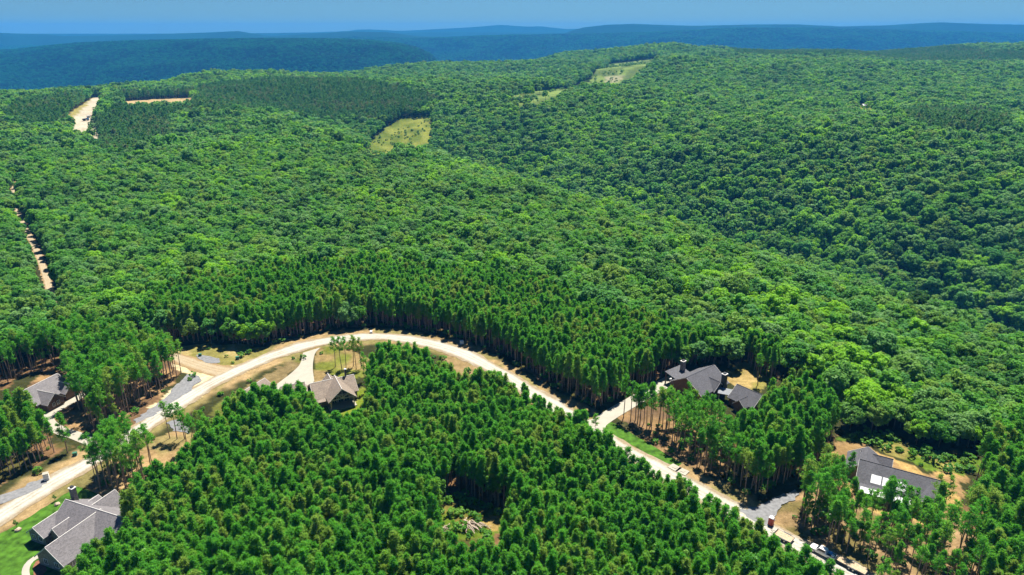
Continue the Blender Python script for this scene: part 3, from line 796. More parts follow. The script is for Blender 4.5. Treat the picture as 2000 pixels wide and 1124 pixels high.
# running skyline of the land, to leave out trees that no one could see
_ub = np.linspace(-.95, .95, 191); _yb = np.geomspace(200, 9500, 320)
_U, _Y = np.meshgrid(_ub, _yb)
_T = (height(_U * _Y, _Y) + 8 - CAM_H) / _Y
_RUN = np.maximum.accumulate(_T, axis=0)
def seen(x, y, h, slack=.012):
    z = height(x, y)
    i = np.clip(((x / y + .95) / 1.9 * 190).round().astype(int), 0, 190)
    j = np.clip(np.searchsorted(_yb, y * .985) - 1, 0, 319)
    return (z + h - CAM_H) / y > _RUN[j, i] - slack * np.clip(1500 / y, .25, 1)

r1 = np.random.default_rng(77)
stands = [ # outline, spacing, share of missing trees, label, group
    ('central', ST_CENTRAL, 1.84, .05, "slender green pine in the dense grove inside the gravel road's bend", 'pines of the grove inside the road bend'),
    ('north', ST_NORTH, 1.95, .05, "tall pine in the plantation beyond the outer edge of the road bend", 'pines of the plantation beyond the road bend'),
    ('east', ST_EAST, 2.4, .09, "pine in the stand between the dark-roofed twin-chimney house and the unfinished house", 'pines between the two dark-roofed houses'),
    ('elot', ST_ELOT, 2.9, .15, "bare-stemmed pine on the sandy lot in front of the unfinished house", 'pines on the lot of the unfinished house'),
    ('se', ST_SE, 2.2, .06, "pine in the dense stand past the unfinished house", 'pines past the unfinished house'),
    ('west', ST_WEST, 2.6, .10, "pine in the thick stand beside the gravel lay-by and concrete drive", 'pines beside the gravel lay-by'),
    ('wlot', ST_WLOT, 2.5, .10, "pine on the brown lot around the half-hidden house with tan gable", 'pines around the half-hidden house'),
    ('roadside', ST_ROADSIDE, 2.5, .08, "thin long-stemmed roadside pine in the strip between road and grove", 'roadside pines between road and grove'),
]
pine_pts = []          # x, y, scale, stand index, sparse?
for si, (nm, poly, sp, miss, lab, grp) in enumerate(stands):
    a = np.array(poly); x, y = jitter_grid(a[:, 0].min(), a[:, 0].max(), a[:, 1].min(), a[:, 1].max(), sp, r1)
    m = inside(poly, x, y) & in_view(x, y, 60) & (r1.random(len(x)) > miss)
    if nm in ('central',): m &= ~inside(Z_CLEAR, x, y)
    if nm != 'roadside': m &= ~inside(ST_ROADSIDE, x, y)
    x, y = x[m], y[m]
    s = np.clip(r1.normal(.98, .12, len(x)) + (vnoise(x, y, 18, 81) - .5) * .28, .55, 1.35)
    if nm in ('elot', 'roadside', 'wlot'): s *= 1.03
    m = ~blocked(x, y, 12.5 * s, .45)
    for X, Y, S in zip(x[m], y[m], s[m]): pine_pts.append((X, Y, S, si, nm in ('roadside',) or (nm in ('elot', 'wlot') and r1.random() < .6) or (nm == 'central' and float(road_d(X, Y)) < 11 and Y < 205) or (nm == 'east' and X < 62 and r1.random() < .85)))
# single pines that stand out, by the foot of the trunk
single = [(332, 857, 12.5), (346, 858, 12.0), (361, 858, 12.5), (366, 880, 13), (383, 872, 11.5), (378, 885, 12), (395, 866, 11), (405, 860, 10.5), (655, 717, 12), (668, 723, 13), (676, 718, 12), (690, 716, 12),
          (696, 722, 12.5), (706, 720, 12), (712, 745, 11), (720, 765, 12), (1160, 868, 10), (1480, 752, 12), (300, 712, 12), (318, 720, 12), (340, 726, 12), (354, 730, 13), (345, 737, 12), (268, 985, 8), (275, 970, 7.5), (341, 1005, 11), (350, 1000, 12), (982, 1040, 5)]
for px, py, h in single:
    x, y = P(px, py); pine_pts.append((x, y, h / 13.5, 7 if px < 640 else (0 if px < 1100 else 2), True))
pine_pts = np.array(pine_pts)
print('near pines', len(pine_pts))

def pts_object(name, kinds, x, y, sc_xyz, idx, seed):
    """one mass of trees (too many to count): points carrying the joined models"""
    pc = bpy.data.collections.new(name + '_models')
    for i, k in enumerate(kinds):
        o = bpy.data.objects.new('%s_model_%02d' % (name, i), k.joined); pc.objects.link(o)
    z = height(x, y)
    me = bpy.data.meshes.new(name)
    me.vertices.add(len(x)); me.vertices.foreach_set("co", np.stack([x, y, z], 1).astype(np.float32).ravel())
    r = np.random.default_rng(seed)
    rot = np.stack([r.normal(0, .03, len(x)), r.normal(0, .03, len(x)), r.uniform(0, 6.283, len(x))], 1).astype(np.float32)
    me.attributes.new("rot", 'FLOAT_VECTOR', 'POINT').data.foreach_set("vector", rot.ravel())
    me.attributes.new("scl", 'FLOAT_VECTOR', 'POINT').data.foreach_set("vector", np.asarray(sc_xyz, np.float32).ravel())
    me.attributes.new("idx", 'INT', 'POINT').data.foreach_set("value", np.asarray(idx, np.int32))
    o = link(name, me); o["kind"] = "stuff"
    ng = bpy.data.node_groups.new(name + '_nodes', 'GeometryNodeTree')
    ng.interface.new_socket("Geometry", in_out='INPUT', socket_type='NodeSocketGeometry')
    ng.interface.new_socket("Geometry", in_out='OUTPUT', socket_type='NodeSocketGeometry')
    gi = ng.nodes.new("NodeGroupInput"); go = ng.nodes.new("NodeGroupOutput")
    ip = ng.nodes.new("GeometryNodeInstanceOnPoints"); ci = ng.nodes.new("GeometryNodeCollectionInfo")
    ci.inputs[0].default_value = pc; ci.inputs[1].default_value = True; ci.inputs[2].default_value = True
    def attr(nm, ty):
        n = ng.nodes.new("GeometryNodeInputNamedAttribute"); n.data_type = ty; n.inputs[0].default_value = nm
        return n.outputs[0]
    ng.links.new(gi.outputs[0], ip.inputs["Points"]); ng.links.new(ci.outputs[0], ip.inputs["Instance"])
    ip.inputs["Pick Instance"].default_value = True
    ng.links.new(attr("idx", 'INT'), ip.inputs["Instance Index"])
    e2r = ng.nodes.new("FunctionNodeEulerToRotation"); ng.links.new(attr("rot", 'FLOAT_VECTOR'), e2r.inputs[0]); ng.links.new(e2r.outputs[0], ip.inputs["Rotation"])
    ng.links.new(attr("scl", 'FLOAT_VECTOR'), ip.inputs["Scale"])
    ng.links.new(ip.outputs[0], go.inputs[0])
    md = o.modifiers.new("trees", 'NODES'); md.node_group = ng
    return o

def plant(name, kind, x, y, s, rz, label, cat_, group, sz=None):
    o = empty(name, (x, y, float(height(x, y))), label, cat_, group)
    o.rotation_euler = (r1.normal(0, .025), r1.normal(0, .025), rz); o.scale = (s, s, s if sz is None else sz)
    t = link('trunk', kind.trunk, o); c = link('crown', kind.crown, o)
    return o

def pick_largest(x, y, h, n):
    """the n trees that show largest in the picture (inside the frame)"""
    z = height(x, y)
    u, v = view(x, y, z + h * .75)
    ok = (u > -10) & (u < 2010) & (v > 0) & (v < 1130)
    key = np.where(ok, np.hypot(np.hypot(x, y), CAM_H), 1e9)
    return np.argsort(key)[:n]

# pines: about 300 singly, the rest as one mass
px_, py_, ps_, pi_, pq_ = pine_pts.T
n_single = len(single)
first = np.arange(len(px_) - n_single, len(px_))
rest = np.arange(len(px_) - n_single)
road_idx = rest[(pi_[rest] == 7)]
near_idx = rest[pick_largest(px_[rest], py_[rest], 12.0, 300)]
chosen = list(dict.fromkeys(list(first) + list(road_idx) + list(near_idx)))[:298]
mask = np.zeros(len(px_), bool); mask[chosen] = True
for i in chosen:
    k = SPARSE[r1.integers(4)] if pq_[i] else PINES[r1.integers(6)]
    nm, poly, sp, miss, lab, grp = stands[int(pi_[i])]
    size = 'tall ' if ps_[i] > 1.1 else ('short ' if ps_[i] < .9 else '')
    if nm == 'central':
        spots = [((-101, 130), 22, "beside the grey-shingled house with the lawn"), ((-66, 200), 26, "in front of the tan-roofed house"), ((-9, 136), 13, "around the clearing with brush piles"), ((64, 137), 26, "across the road from the red toilet")]
        near_ = [(math.hypot(px_[i] - c[0], py_[i] - c[1]) / rad, t) for c, rad, t in spots]
        best = min(near_)
        if best[0] < 1: place = best[1]
        elif road_d(px_[i], py_[i]) < 14: place = "at the grove's edge along the straight road"
        elif px_[i] < -30: place = "in the grove's side towards the green lawn"
        elif px_[i] > 18: place = "in the grove's side towards the straight road"
        else: place = "in the middle of the dense grove near the clearing"
        lab = size + "green pine " + place; grp = 'pines of the grove ' + place
    else:
        lab = size + lab
    plant('pine_tree', k, px_[i], py_[i], ps_[i] * r1.uniform(.96, 1.12), r1.uniform(0, 6.28), lab, 'pine tree', grp, ps_[i])
q = ~mask
ii = np.where(pq_[q] > 0, 6 + r1.integers(0, 4, q.sum()), r1.integers(0, 6, q.sum()))
o = pts_object('pine_stands', PINES + SPARSE, px_[q], py_[q], np.stack([ps_[q] * r1.uniform(.95, 1.15, q.sum())] * 2 + [ps_[q]], 1), ii, 5)
tag(o, "mass of pines filling the plantations around the road", "pine forest")

# young broadleaf trees among the pines
yx, yy_ = jitter_grid(-200, 190, 100, 330, 7.5, r1)
m = np.zeros(len(yx), bool)
for s in (ST_CENTRAL, ST_NORTH, ST_EAST, ST_SE, ST_WEST): m |= inside(s, yx, yy_)
m &= (r1.random(len(yx)) < .20) & ~inside(Z_CLEAR, yx, yy_) & in_view(yx, yy_, 0) & ~blocked(yx, yy_, 10.5)
yl = [(x, y, r1.uniform(.95, 1.4)) for x, y in zip(yx[m], yy_[m])]
for a, b, s in [(850, 990, 1.25), (862, 1000, 1.0), (420, 880, .8), (428, 872, .7), (1148, 760, 1.0), (1135, 742, .9), (1658, 1062, .9), (1668, 1070, .85), (500, 668, .9), (1610, 1020, 1.0), (1590, 1030, .9), (1350, 840, .9), (958, 985, .9)]:
    yl.append((*P(a, b), s))
for x, y, s in yl:
    stn = next((st for st in stands if inside(st[1], np.array([x]), np.array([y]))[0]), None)
    where = {'central': "poking up from the pine grove inside the road bend", 'north': "among the pines beyond the road bend", 'east': "among the pines between the two dark-roofed houses", 'se': "among the pines past the unfinished house", 'west': "among the pines beside the gravel lay-by"}.get(stn[0] if stn else '', "at the ragged edge of a pine stand")
    plant('young_tree', YOUNG[r1.integers(3)], x, y, s * .95, r1.uniform(0, 6.28), "bright green young broadleaf tree " + where, 'tree', 'young broadleaf trees among the pines', s * 1.1)

# dead trees
for a, b, h in [(1715, 566, 12), (1694, 552, 9), (1470, 478, 10), (1448, 470, 9), (1552, 600, 8), (1752, 596, 8), (205, 430, 9)]:
    x, y = ray_ground(a, b)
    plant('dead_tree', DEAD[r1.integers(2)], x, y, h / 12.5 * 1.25, r1.uniform(0, 6.28), "grey leafless dead tree standing among green crowns", 'dead tree', 'dead trees in the broadleaf wood', h / 12.5 * 1.15)

# broadleaf wood
LOTS = PP([(-500, 1300), (-400, 1000), (-60, 780), (0, 730), (280, 660), (352, 668), (520, 690), (740, 640), (1000, 690), (1200, 760), (1480, 720), (1600, 760), (1650, 845), (1710, 850), (1900, 920), (1950, 900), (2100, 860), (2260, 820), (2350, 1300)])
def broad_band(y0, y1, sp, r, m_view=75):
    X = y1 * .80 + m_view
    x, y = jitter_grid(-X, X, y0, y1, sp, r)
    m = in_view(x, y, m_view)
    x, y = x[m], y[m]
    b = np.zeros(len(x), bool)
    for s in stands: b |= inside(s[1], x, y)
    for s in (Z_N_CLEAR, Z_JUNCTION, Z_C_FIELD, Z_C_RIGHT, Z_C_FRONT, Z_D_YARD, Z_E_DIRT, Z_E_GREEN, Z_E_LOT, Z_A_LAWN, Z_W_LOT, Z_ROADSIDE, Z_INNER_VERGE): b |= inside(s, x, y)
    b |= road_d(x, y) < 11
    b |= inside(LOTS, x, y)
    x, y = x[~b], y[~b]
    return x, y
fx, fy = broad_band(90, 620, 4.4, r1)
_hd, _, _hs = seg_dist(HOLLOW, fx, fy)
hol = (_hs > 0) | (_hd < 95)
kp = ~hol | (r1.random(len(fx)) < .66)
fx, fy, hol = fx[kp], fy[kp], hol[kp]
gap = vnoise(fx, fy, 55, 61)
fs = np.clip(1 + r1.normal(0, 1, len(fx)) * np.where(hol, .24, .16), .5, 1.6) * np.where(hol, .92, .70) * (.86 + .3 * gap)
m = ~blocked(fx, fy, 14 * fs, .3) & ~clearing(fx, fy, 14 * fs) & seen(fx, fy, 15, .05)
fx, fy, fs = fx[m], fy[m], fs[m]
# keep the wood back from the near plateau's open lots
top = pick_largest(fx, fy, 13.0, 290)
mk = np.zeros(len(fx), bool); mk[top] = True
for i in top:
    x, y = fx[i], fy[i]
    siz = 'small ' if fs[i] < .7 else ('big ' if fs[i] > .95 else '')
    if x > 60 and y < 230: lab, grp = "broad-crowned deciduous tree in the wood behind the unfinished house", 'broadleaf trees behind the unfinished house'
    elif x > 40: lab, grp = "leafy deciduous tree at the wood's edge behind the twin-chimney house", 'broadleaf trees behind the twin-chimney house'
    elif x < -60: lab, grp = "leafy deciduous tree in the wood beside the pale forest track", 'broadleaf trees by the forest track'
    else: lab, grp = "leafy deciduous tree at the wood's edge behind the pine plantation", 'broadleaf trees behind the pine plantation'
    dE_ = math.hypot(x - 102, y - 151); dD_ = math.hypot(x - 70, y - 203)
    if 'unfinished' in grp: lab = siz + ("leafy deciduous tree at the forest edge next to the unfinished house" if dE_ < 38 else ("leafy deciduous tree in the wood between the twin-chimney and unfinished houses" if dD_ < dE_ else "leafy deciduous tree deep in the wood behind the unfinished house"))
    else: lab = siz + lab
    plant('broadleaf_tree', BROADS[r1.integers(6)], x, y, fs[i], r1.uniform(0, 6.28), lab, 'tree', grp)
parts = [(fx[~mk], fy[~mk], fs[~mk], np.stack([fs[~mk]] * 3, 1), r1.integers(0, 6, (~mk).sum()))]
mx, my = broad_band(620, 1500, 6.0, r1)
ms = np.clip(r1.normal(.82, .17, len(mx)), .5, 1.35) * (.86 + .3 * vnoise(mx, my, 70, 61))
m = ~clearing(mx, my, 14 * ms) & seen(mx, my, 15)
for p in FAR_PINES: m &= ~inside(p, mx, my)
mx, my, ms = mx[m], my[m], ms[m]
lx, ly = broad_band(1500, 3300, 8.6, r1)
ls = np.clip(r1.normal(1.0, .16, len(lx)), .6, 1.4)
m = ~clearing(lx, ly, 14 * ls) & seen(lx, ly, 15)
for p in FAR_PINES: m &= ~inside(p, lx, ly)
lx, ly, ls = lx[m], ly[m], ls[m]
x = np.concatenate([fx[~mk], mx, lx]); y = np.concatenate([fy[~mk], my, ly]); s = np.concatenate([fs[~mk], ms, ls])
idx = np.concatenate([r1.integers(0, 6, (~mk).sum()), 6 + r1.integers(0, 4, len(mx) + len(lx))])
print('broadleaf', len(x))
o = pts_object('broadleaf_forest', BROADS + BROADS_MID, x, y, np.stack([s * r1.uniform(.9, 1.1, len(s)), s * r1.uniform(.9, 1.1, len(s)), s * r1.uniform(.9, 1.15, len(s))], 1), idx, 6)
tag(o, "deciduous forest covering the hollow and the plateau beyond", "forest")

# far pine plantations in even rows
X_, Y_, S_ = [], [], []
for p in FAR_PINES:
    a = np.array(p)
    sp = 4.2 if a[:, 1].min() < 1900 else 9
    x, y = jitter_grid(a[:, 0].min(), a[:, 0].max(), a[:, 1].min(), min(a[:, 1].max(), 3300), sp, r1, .3)
    m = inside(p, x, y)
    m &= ~clearing(x, y, 12) & seen(x, y, 14)
    X_.append(x[m]); Y_.append(y[m]); S_.append(np.full(m.sum(), 1.0 if sp < 5 else 1.35) * np.clip(r1.normal(1, .16, m.sum()), .6, 1.4))
x, y, s = map(np.concatenate, (X_, Y_, S_))
print('far pines', len(x))
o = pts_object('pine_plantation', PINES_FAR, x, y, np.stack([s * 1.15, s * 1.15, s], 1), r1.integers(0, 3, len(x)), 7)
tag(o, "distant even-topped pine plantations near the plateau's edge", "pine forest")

# woods on the ridges across the gorge
x, y = [], []
for y0, y1, sp in ((2600, 4800, 15), (4800, 7600, 24)):
    a, b = jitter_grid(-y1 * .8, y1 * .8, y0, y1, sp, r1)
    m = (np.abs(a) < b * .79 + 60)
    a, b = a[m], b[m]
    ed = np.interp(a / b * FOC + 1000, [q[0] for q in EDGE_U], [q[1] for q in EDGE_U])
    m = (b > ed + 60) & seen(a, b, 15, .006)
    x.append(a[m]); y.append(b[m])
sx = np.concatenate([np.full(len(x[0]), 1.0), np.full(len(x[1]), 1.6)]) * r1.uniform(.8, 1.2, len(x[0]) + len(x[1]))
x = np.concatenate(x); y = np.concatenate(y)
print('ridge woods', len(x))
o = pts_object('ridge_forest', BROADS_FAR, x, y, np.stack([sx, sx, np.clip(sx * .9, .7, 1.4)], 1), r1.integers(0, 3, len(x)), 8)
tag(o, "blue-green forest on the ridges across the gorge", "forest")

# bushes and rough growth at the edges
bx, by = jitter_grid(-190, 190, 105, 330, 2.1, r1)
dr = road_d(bx, by)
m = np.zeros(len(bx), bool)
for s, pr in ((ST_NORTH, .12), (ST_WEST, .25), (ST_SE, .25), (ST_EAST, .16), (Z_E_GREEN, .6), (Z_CLEAR, .6), (ST_ELOT, .12), (Z_N_CLEAR, .03), (ST_ROADSIDE, .08), (ST_CENTRAL, .05), (Z_ROADSIDE, .03)):
    m |= inside(s, bx, by) & (r1.random(len(bx)) < pr)
m |= (dr > 7.5) & (dr < 13) & (by < 290) & (r1.random(len(bx)) < .09)
m &= (dr > 6.5) & in_view(bx, by, 5) & ~inside(Z_A_LAWN, bx, by) & ~inside(Z_D_LAWN, bx, by) & ~inside(Z_CLEAR_DIRT, bx, by)
for p in HOUSE_KEEP: m &= ~inside(p, bx, by)
m &= (seg_dist(DRIVE_B, bx, by)[0] > 3) & (seg_dist(DRIVE_D, bx, by)[0] > 3.4) & (seg_dist(SIDE_C, bx, by)[0] > 5)
bx, by = bx[m], by[m]; s = r1.uniform(.4, 1.15, len(bx))
# scrub in the far field and corridor
for p, sp, pr in ((Z_FIELD, 5, .30), (Z_CORR, 9, .5)):
    a = np.array(p); qx, qy = jitter_grid(a[:, 0].min(), a[:, 0].max(), a[:, 1].min(), a[:, 1].max(), sp, r1)
    k = inside(p, qx, qy) & (r1.random(len(qx)) < pr) & (vnoise(qx, qy, 40, 71) > .4)
    bx = np.concatenate([bx, qx[k]]); by = np.concatenate([by, qy[k]]); s = np.concatenate([s, r1.uniform(.6, 1.6, k.sum()) * (1.0 if sp < 6 else 1.6)])
o = pts_object('undergrowth', BUSHES, bx, by, np.stack([s, s, s * r1.uniform(.7, 1.2, len(s))], 1), r1.integers(0, 3, len(bx)), 9)
tag(o, "low bushes and rough growth at the forest edges", "undergrowth")

# ------------------------------------------------------------------ houses
def wing(house, a, b, hw, eave, ridge, roof, wall, over=.45, walls=True, cap=M['trim'], gable_trim=True, base=0.0):
    """gabled wing: ridge line from a to b (plan), half width, eave and ridge height. Returns the roof part."""
    o = house.location
    a = Vector((a[0] - o.x, a[1] - o.y)); b = Vector((b[0] - o.x, b[1] - o.y))
    d = (b - a).normalized(); n = Vector((-d.y, d.x))
    def p(t, s, z): 
        q = a + d * t + n * s
        return (q.x, q.y, z)
    L = (b - a).length
    if walls:
        w = MB()
        vs = [p(0, -hw, base), p(L, -hw, base), p(L, hw, base), p(0, hw, base), p(0, -hw, eave), p(L, -hw, eave), p(L, hw, eave), p(0, hw, eave), p(0, 0, ridge - .1), p(L, 0, ridge - .1)]
        w.add(vs, [(0, 1, 5, 4), (2, 3, 7, 6), (3, 0, 4, 8, 7), (1, 2, 6, 9, 5)])
        w.build('wall', wall, house)
    sl = (ridge - eave) / hw
    ze = eave - over * sl; H2 = hw + over
    th = .22
    r = MB()
    for s in (-1, 1):
        q = [p(-over, 0, ridge), p(L + over, 0, ridge), p(L + over, s * H2, ze), p(-over, s * H2, ze)]
        u = [(x, y, z - th) for x, y, z in q]
        r.add(q + u, [(0, 1, 2, 3) if s < 0 else (3, 2, 1, 0), (7, 6, 5, 4) if s < 0 else (4, 5, 6, 7), (0, 3, 7, 4), (1, 5, 6, 2), (2, 6, 7, 3)])
    rf = r.build('roof', roof, house)
    c = MB()
    c.tube(p(-over - .02, 0, ridge + .01), p(L + over + .02, 0, ridge + .01), .10, .10, 5)
    c.build('ridge_cap', cap, rf)
    if gable_trim:
        for t in (-over - .03, L + over + .03):
            f = MB()
            for s in (-1, 1):
                f.add([p(t - .03, 0, ridge + .03), p(t + .03, 0, ridge + .03), p(t + .03, s * H2, ze + .03), p(t - .03, s * H2, ze + .03), p(t - .03, 0, ridge - .3), p(t + .03, 0, ridge - .3), p(t + .03, s * H2, ze - .3), p(t - .03, s * H2, ze - .3)],
                      [(0, 1, 2, 3), (4, 7, 6, 5), (0, 3, 7, 4), (1, 5, 6, 2), (2, 6, 7, 3), (0, 4, 5, 1)])
            f.build('fascia', M['trim'], rf)
    return rf, p, L
def window(house, c, ang, w=1.2, h=1.4, z=1.0, name='window'):
    o = house.location
    x, y = c[0] - o.x, c[1] - o.y
    f = MB()
    ca, sa = math.cos(ang), math.sin(ang)
    for dx, dz, sx, sz in ((-w / 2, h / 2, .12, h + .12), (w / 2, h / 2, .12, h + .12), (0, 0, w - .12, .12), (0, h, w - .12, .12), (0, h / 2, .07, h - .13)):
        f.box((x + dx * ca, y + dx * sa, z + dz), (sx, .14, sz), ang)
    fr = f.build(name, M['trim'], house)
    g = MB().box((x, y, z + h / 2), (w - .12, .05, h - .12), ang).build('pane', M['glass'], fr)
    return fr
def chimney(house, c, w, d, z0, z1, mat, ang, cap=M['dark_metal'], pots=1):
    o = house.location; x, y = c[0] - o.x, c[1] - o.y
    ch = MB().box((x, y, (z0 + z1) / 2), (w, d, z1 - z0), ang).build('chimney', mat, house)
    MB().box((x, y, z1 + .09), (w + .24, d + .24, .18), ang).build('chimney_cap', M['trim'], ch)
    MB().box((x, y, z1 + .38), (w * .62, d * .62, .38), ang).build('flue_cover', cap, ch)
    return ch
def slab_roof(house, name, corners, th, mat, parent=None):
    """sloped roof sheet from four world corners (x, y, z)"""
    o = house.location
    q = [(x - o.x, y - o.y, z) for x, y, z in corners]; u = [(x, y, z - th) for x, y, z in q]
    return MB().add(q + u, [(0, 1, 2, 3), (7, 6, 5, 4), (0, 4, 5, 1), (1, 5, 6, 2), (2, 6, 7, 3), (3, 7, 4, 0)]).build(name, mat, parent or house)
def post(house, x, y, z0, z1, s=.25, mat=None, name='porch_post'):
    o = house.location
    return MB().box((x - o.x, y - o.y, (z0 + z1) / 2), (s, s, z1 - z0)).build(name, mat or M['timber'], house)

# --- house with the green lawn (grey shingles, stone chimney)
hA = empty('house', (-102.0, 134.5, 0), "grey-shingled house with stone chimney and bright green lawn beside the road", 'house')
G_, Ws = M['roof_grey'], M['wall_stone']
uA = Vector((.935, -.354)); vA = Vector((.354, .935)); oA = Vector((-101, 135.6))
def a_(x, y): q = oA + uA * x + vA * y; return (q.x, q.y)
angA = math.atan2(uA.y, uA.x)
wing(hA, a_(-9.4, .2), a_(9.3, .2), 5.4, 3.1, 7.0, G_, Ws)
wing(hA, a_(.9, -12.8), a_(.9, .6), 4.3, 3.0, 6.55, G_, Ws)
wing(hA, a_(-10.2, -8.0), a_(-10.2, -1.0), 2.6, 3.05, 5.0, G_, Ws)
wing(hA, a_(-5.6, -6.6), a_(-5.6, -1.0), 1.8, 2.95, 4.9, G_, Ws)
wing(hA, a_(-3.6, 0), a_(-3.6, 8.2), 2.7, 2.9, 5.6, G_, M['wall_grey'], walls=False)
for xx, yy in ((-6.1, 8.0), (-1.1, 8.0)): post(hA, *a_(xx, yy), 0, 2.9, .3)
wing(hA, a_(-7.6, 1.0), a_(-7.6, 6.4), 2.4, 2.7, 4.2, G_, Ws)
chimney(hA, a_(-9.2, 2.0), 1.25, 1.0, 0, 9.2, Ws, angA)
for xx, yy in ((-11.4, -8.05), (-9.1, -8.05), (-.9, -12.85), (2.6, -12.85)): window(hA, a_(xx, yy), angA)
for yy in (-10.5, -7.5): window(hA, a_(5.25, yy), angA + math.pi / 2)
window(hA, a_(-3.45, -9.5), angA + math.pi / 2, 1.4)
window(hA, a_(-3.45, -6.8), angA + math.pi / 2, 1.0, 2.05, .1, 'door')

# --- house with the tan roof (timber-framed porch gable) inside the bend
hC = empty('house', (-66, 200, 0), "tan-roofed house with timber-framed porch gable and black flue beside the pale driveway", 'house')
T_, Wt = M['roof_tan'], M['wall_tan']
uC = Vector((.894, .447)); vC = Vector((-.447, .894)); oC = Vector((-59.4, 202.5))
def c_(x, y): q = oC + uC * x + vC * y; return (q.x, q.y)
angC = math.atan2(uC.y, uC.x)
wing(hC, c_(-7.5, 0), c_(6.2, 0), 5.0, 3.4, 6.6, T_, Wt)
rfp, pp, Lp = wing(hC, c_(.4, -9.2), c_(.4, .5), 4.2, 3.7, 7.35, T_, Wt, walls=False)
wing(hC, c_(-.8, .5), c_(-.8, 5.8), 2.4, 3.3, 5.9, T_, Wt)
wing(hC, c_(-9.5, 3.0), c_(-16.5, 3.0), 4.0, 3.1, 6.2, T_, Wt)
wing(hC, c_(-11, -3.0), c_(-11, 5.8), 3.2, 3.0, 5.5, T_, Wt)
wing(hC, (-84.0, 205.5), (-89.4, 193.2), 3.4, 2.9, 5.0, T_, Wt)
slab_roof(hC, 'porch_roof', [(*c_(-7.4, -7.0), 2.75), (*c_(-4.0, -7.0), 2.75), (*c_(-4.0, -4.6), 3.25), (*c_(-7.4, -4.6), 3.25)], .18, T_)
for xx in (-3.3, 4.1): post(hC, *c_(xx, -8.9), 0, 3.7, .32)
tr = MB()
oH = hC.location
def tbar(a, b, r=.12):
    tr.tube((a[0][0] - oH.x, a[0][1] - oH.y, a[1]), (b[0][0] - oH.x, b[0][1] - oH.y, b[1]), r, r, 5)
yT = -9.35
tbar((c_(-3.7, yT), 3.75), (c_(4.5, yT), 3.75), .15); tbar((c_(.4, yT), 3.75), (c_(.4, yT), 7.0)); tbar((c_(.4, yT), 3.9), (c_(-1.7, yT), 5.4)); tbar((c_(.4, yT), 3.9), (c_(2.5, yT), 5.4)); tbar((c_(-1.9, yT), 5.2), (c_(2.7, yT), 5.2), .10)
tr.build('gable_truss', M['trim'], hC)
fl = MB().tube((c_(4.0, .3)[0] - oH.x, c_(4.0, .3)[1] - oH.y, 5.8), (c_(4.0, .3)[0] - oH.x, c_(4.0, .3)[1] - oH.y, 9.0), .36, .36, 10).build('flue', M['dark_metal'], hC)
MB().tube((c_(4.0, .3)[0] - oH.x, c_(4.0, .3)[1] - oH.y, 9.02), (c_(4.0, .3)[0] - oH.x, c_(4.0, .3)[1] - oH.y, 9.2), .5, .42, 10).build('flue_cap', M['silver'], fl)
for xx in (-6.2, -5.0): window(hC, c_(xx, -5.05), angC, 1.0, 1.5, .9)
for xx in (-1.5, .6, 2.6): window(hC, c_(xx, -5.05), angC, 1.5, 2.1, .2)
window(hC, c_(5.3, -5.05), angC, 1.0, 1.4)
for yy in (-2, 1.8): window(hC, c_(6.25, yy), angC + math.pi / 2)
slab_roof(hC, 'porch_floor', [(*c_(-4.0, -9.6), .32), (*c_(4.8, -9.6), .32), (*c_(4.8, -5.1), .32), (*c_(-4.0, -5.1), .32)], .3, M['concrete'])

# --- twin-chimney house with dark roof
hD = empty('house', (66, 203, 0), "charcoal-roofed house with two dark chimneys at the end of a concrete driveway", 'house')
K_ = M['roof_dark']; Wg = M['wall_brown']
dD = Vector((69.9 - 58.3, 211.3 - 202.3)).normalized(); nD = Vector((-dD.y, dD.x)); oD = Vector((58.3, 202.3))
def d_(x, y): q = oD + dD * x + nD * y; return (q.x, q.y)
angD = math.atan2(dD.y, dD.x)
wing(hD, d_(0, 0), d_(14.2, 0), 6.3, 3.3, 7.3, K_, Wg, cap=K_)
wing(hD, d_(8.5, -6.8), d_(8.5, -.5), 2.6, 3.2, 5.6, K_, Wg, cap=K_)
slab_roof(hD, 'porch_roof', [(*d_(1.5, 5.8), 3.6), (*d_(9.5, 5.8), 3.6), (*d_(9.5, 10.5), 4.6), (*d_(1.5, 10.5), 4.6)], .25, K_)
for xx in (1.9, 9.1): post(hD, *d_(xx, 10.2), 0, 4.4, .35, Wg)
chimney(hD, d_(8.2, 8.2), 1.5, 1.2, 0, 7.4, M['wall_stone'], angD)
chimney(hD, (71.0, 203.0), 1.5, 1.3, 0, 8.0, M['dark_metal'], angD)
slab_roof(hD, 'breezeway_roof', [(68.0, 199.0, 3.1), (73.6, 196.6, 3.1), (75.0, 199.8, 3.5), (69.4, 202.6, 3.5)], .2, M['roof_metal'])
for xx, yy in ((68.6, 199.2), (73.0, 197.3)): post(hD, xx, yy, 0, 3.0, .25)
wing(hD, (74.6, 199.6), (80.0, 192.9), 4.3, 3.0, 6.0, K_, Wg, cap=K_)
wing(hD, (76.0, 194.2), (73.0, 192.0), 1.9, 2.9, 4.6, K_, Wg, cap=K_)
for xx in (2.5, 5.0, 12.0): window(hD, d_(xx, -6.35), angD, 1.3, 1.5, .9)
window(hD, d_(14.25, 2.0), angD + math.pi / 2); window(hD, d_(14.25, -2.0), angD + math.pi / 2)

